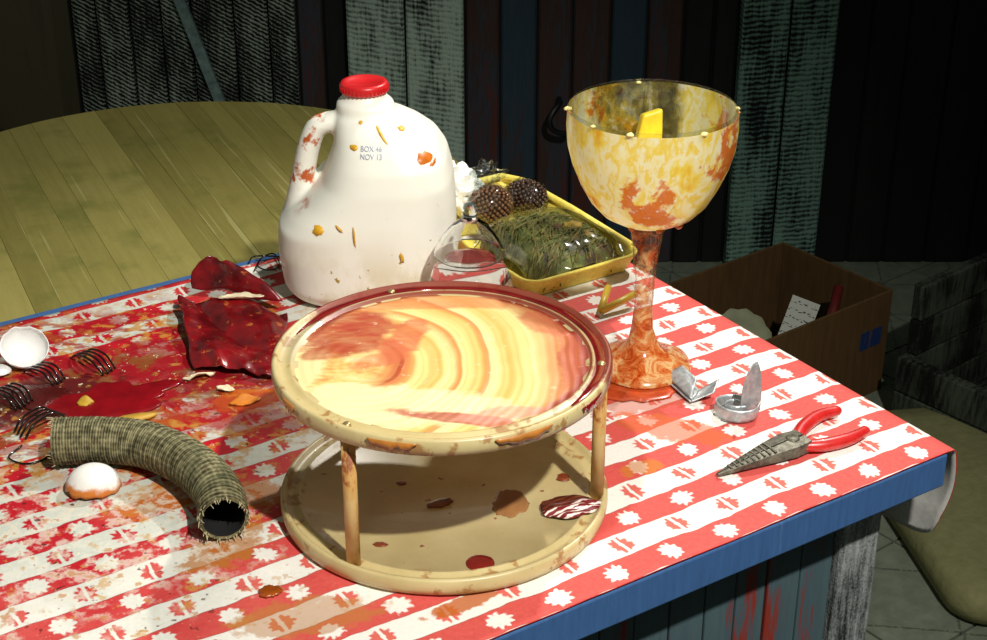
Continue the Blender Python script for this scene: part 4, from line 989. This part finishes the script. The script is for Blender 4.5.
# ------------------------------------------------------------------ needle-nose pliers
pl = thing('pliers', (.244, 1.103, CZ), 'needle nose pliers with red handles lying open on the cloth', 'pliers')
PO = Vector((.244, 1.103, 0))
k = NT('worn_grey_steel'); v = k.noise(k.coord('Object'), 160, 5, .7); k.base(k.ramp(v, [(.3, lin(56, 54, 46)), (.7, lin(128, 124, 108))]), .5, .6); k.bump(v, .3, .001); M_STEEL = k.m
tip = Vector((.178, 1.064, 0)) - PO; dj = tip.normalized(); nj = Vector((-dj.y, dj.x, 0)); Lj = tip.length
for s in (1, -1):
    V = []; F = []; sec = ((-.012, .001, .0105, .012), (.004, .0006, .0125, .012), (.018, .0006, .0108, .011), (.024, .0006, .0100, .0105), (.05, .0006, .0060, .0075), (Lj, .0005, .0016, .003))
    for t, n0_, n1_, h in sec:
        for n_, z in ((n0_, 0), (n1_, .001), (n1_, h - .001), (n0_, h)): V.append(dj * t + nj * s * n_ + Vector((0, 0, z + .0006)))
    for i in range(len(sec) - 1):
        for q in range(4): F.append((4 * i + q, 4 * i + (q + 1) % 4, 4 * i + 4 + (q + 1) % 4, 4 * i + 4 + q))
    F += [(3, 2, 1, 0), tuple(4 * (len(sec) - 1) + q for q in range(4))]
    bevel(mk('jaw', V, F, M_STEEL, pl), .0008)
lathe('pivot', [(0, .0135), (.0045, .0135), (.0058, .0125), (.006, .0), (0, .0)], M_STEEL, pl, 20)
for q in range(9):
    t = .024 + q * .005; p = dj * t; w = .0085 - q * .0007; V, F = boxg(-.0008, .0008, -w, w, .0075 - q * .0004, .0116 - q * .00068)
    o = mk('ridge', V, F, M_STEEL, pl, loc=(p.x, p.y, 0)); o.rotation_euler.z = math.atan2(dj.y, dj.x)
k = NT('red_rubber_grip'); v = k.noise(k.coord('Object'), 90, 4, .6); k.base(k.ramp(v, [(.3, lin(178, 24, 24)), (.7, lin(206, 44, 40))]), .35, coat=.3); M_GRIP = k.m
for pts in (((.2468, 1.1065), (.2575, 1.1300), (.2745, 1.1500), (.2945, 1.1600)), ((.2480, 1.1010), (.2700, 1.1030), (.2930, 1.1130), (.3110, 1.1275))):
    p = catmull([Vector((x, y, .0062)) - PO for x, y in pts], 8)
    tube('handle', p, lambda t: .0048 + .0014 * math.sin(math.pi * min(1, t * 1.1)) - (.002 if t > .97 else 0), M_GRIP, pl, 14, squash=.9)

# ------------------------------------------------------------------ foil scraps
k = NT('crumpled_aluminium_foil'); v = k.noise(k.coord('Object'), 150, 4, .6); k.base(k.ramp(v, [(.3, lin(150, 156, 158)), (.7, lin(206, 210, 210))]), .42, .55); k.bump(v, .4, .0015); M_FOIL = k.m
def ribbon(name, pts, width, label, parent=None, cat='foil', wdir=(0, 0, 1), loc=(0, 0, 0)):
    P = catmull(pts, 5); w = Vector(wdir).normalized(); V = []; F = []
    for i, p in enumerate(P):
        for b in range(5): q = p + w * (b / 4 - .5) * width + Vector((.0008 * nz3(i * .7, b, 1), .0008 * nz3(i * .7, b, 5), .0006 * nz3(i, b, 9))); q.z = max(q.z, .0006); V.append(q)
    for i in range(len(P) - 1):
        for b in range(4): F.append((5 * i + b, 5 * i + b + 1, 5 * i + b + 6, 5 * i + b + 5))
    o = mk(name, V, F, M_FOIL, parent, True, loc); solid(o, .0009); return tag(o, label, cat) if label else o
f1 = thing('foil_scrap', (.172, 1.203, CZ), 'folded grey foil strip lying flat by the goblet foot', 'foil')
FO = Vector((.172, 1.203, 0))
def sheet(name, quad, bow):
    P = [Vector(p) - FO for p in quad]
    def fn(a, b):
        p = P[0] * (1 - a) * (1 - b) + P[1] * a * (1 - b) + P[2] * a * b + P[3] * (1 - a) * b
        return p + Vector((0, 0, bow * math.sin(math.pi * a) * math.sin(math.pi * b) + .0009 * nz3(a * 3, b * 3, bow * 900)))
    V, F, _ = gridg(fn, 10, 10); solid(mk(name, V, F, M_FOIL, f1, True), .0009, 1)
sheet('lower_leaf', [(.150, 1.219, .004), (.171, 1.226, .003), (.181, 1.199, .0015), (.170, 1.180, .0015)], -.002)
sheet('upper_leaf', [(.152, 1.221, .0065), (.167, 1.228, .012), (.178, 1.203, .012), (.171, 1.183, .003)], .002)
sheet('side_leaf', [(.170, 1.180, .002), (.179, 1.198, .003), (.197, 1.203, .012), (.191, 1.186, .008)], -.002)
f2 = thing('foil_curl', (.206, 1.162, CZ), 'curled grey foil strip with one end standing upright beside the pliers', 'foil')
ribbon('coil', [(.016, .004, .006), (.010, .012, .006), (-.006, .013, .007), (-.017, .005, .007), (-.012, -.009, .0065), (.002, -.014, .006), (.015, -.010, .0065), (.02, .0, .008)], .011, None, f2, wdir=(.1, .1, 1))
ribbon('inner_coil', [(.008, .002, .006), (-.002, .007, .007), (-.010, .0, .007), (-.003, -.007, .008), (.008, -.006, .008)], .009, None, f2, wdir=(.15, .1, 1))
V, F, _ = gridg(lambda a, b: Vector((.012 + (a - .5) * .019 * (1 - .6 * b ** 4) + .001 * b, -.002 + .012 * (a - .5) + .004 * b + .003 * math.sin(3 * a), .002 + .045 * b)), 6, 10)
solid(mk('upright_end', V, F, M_FOIL, f2, True), .0009)
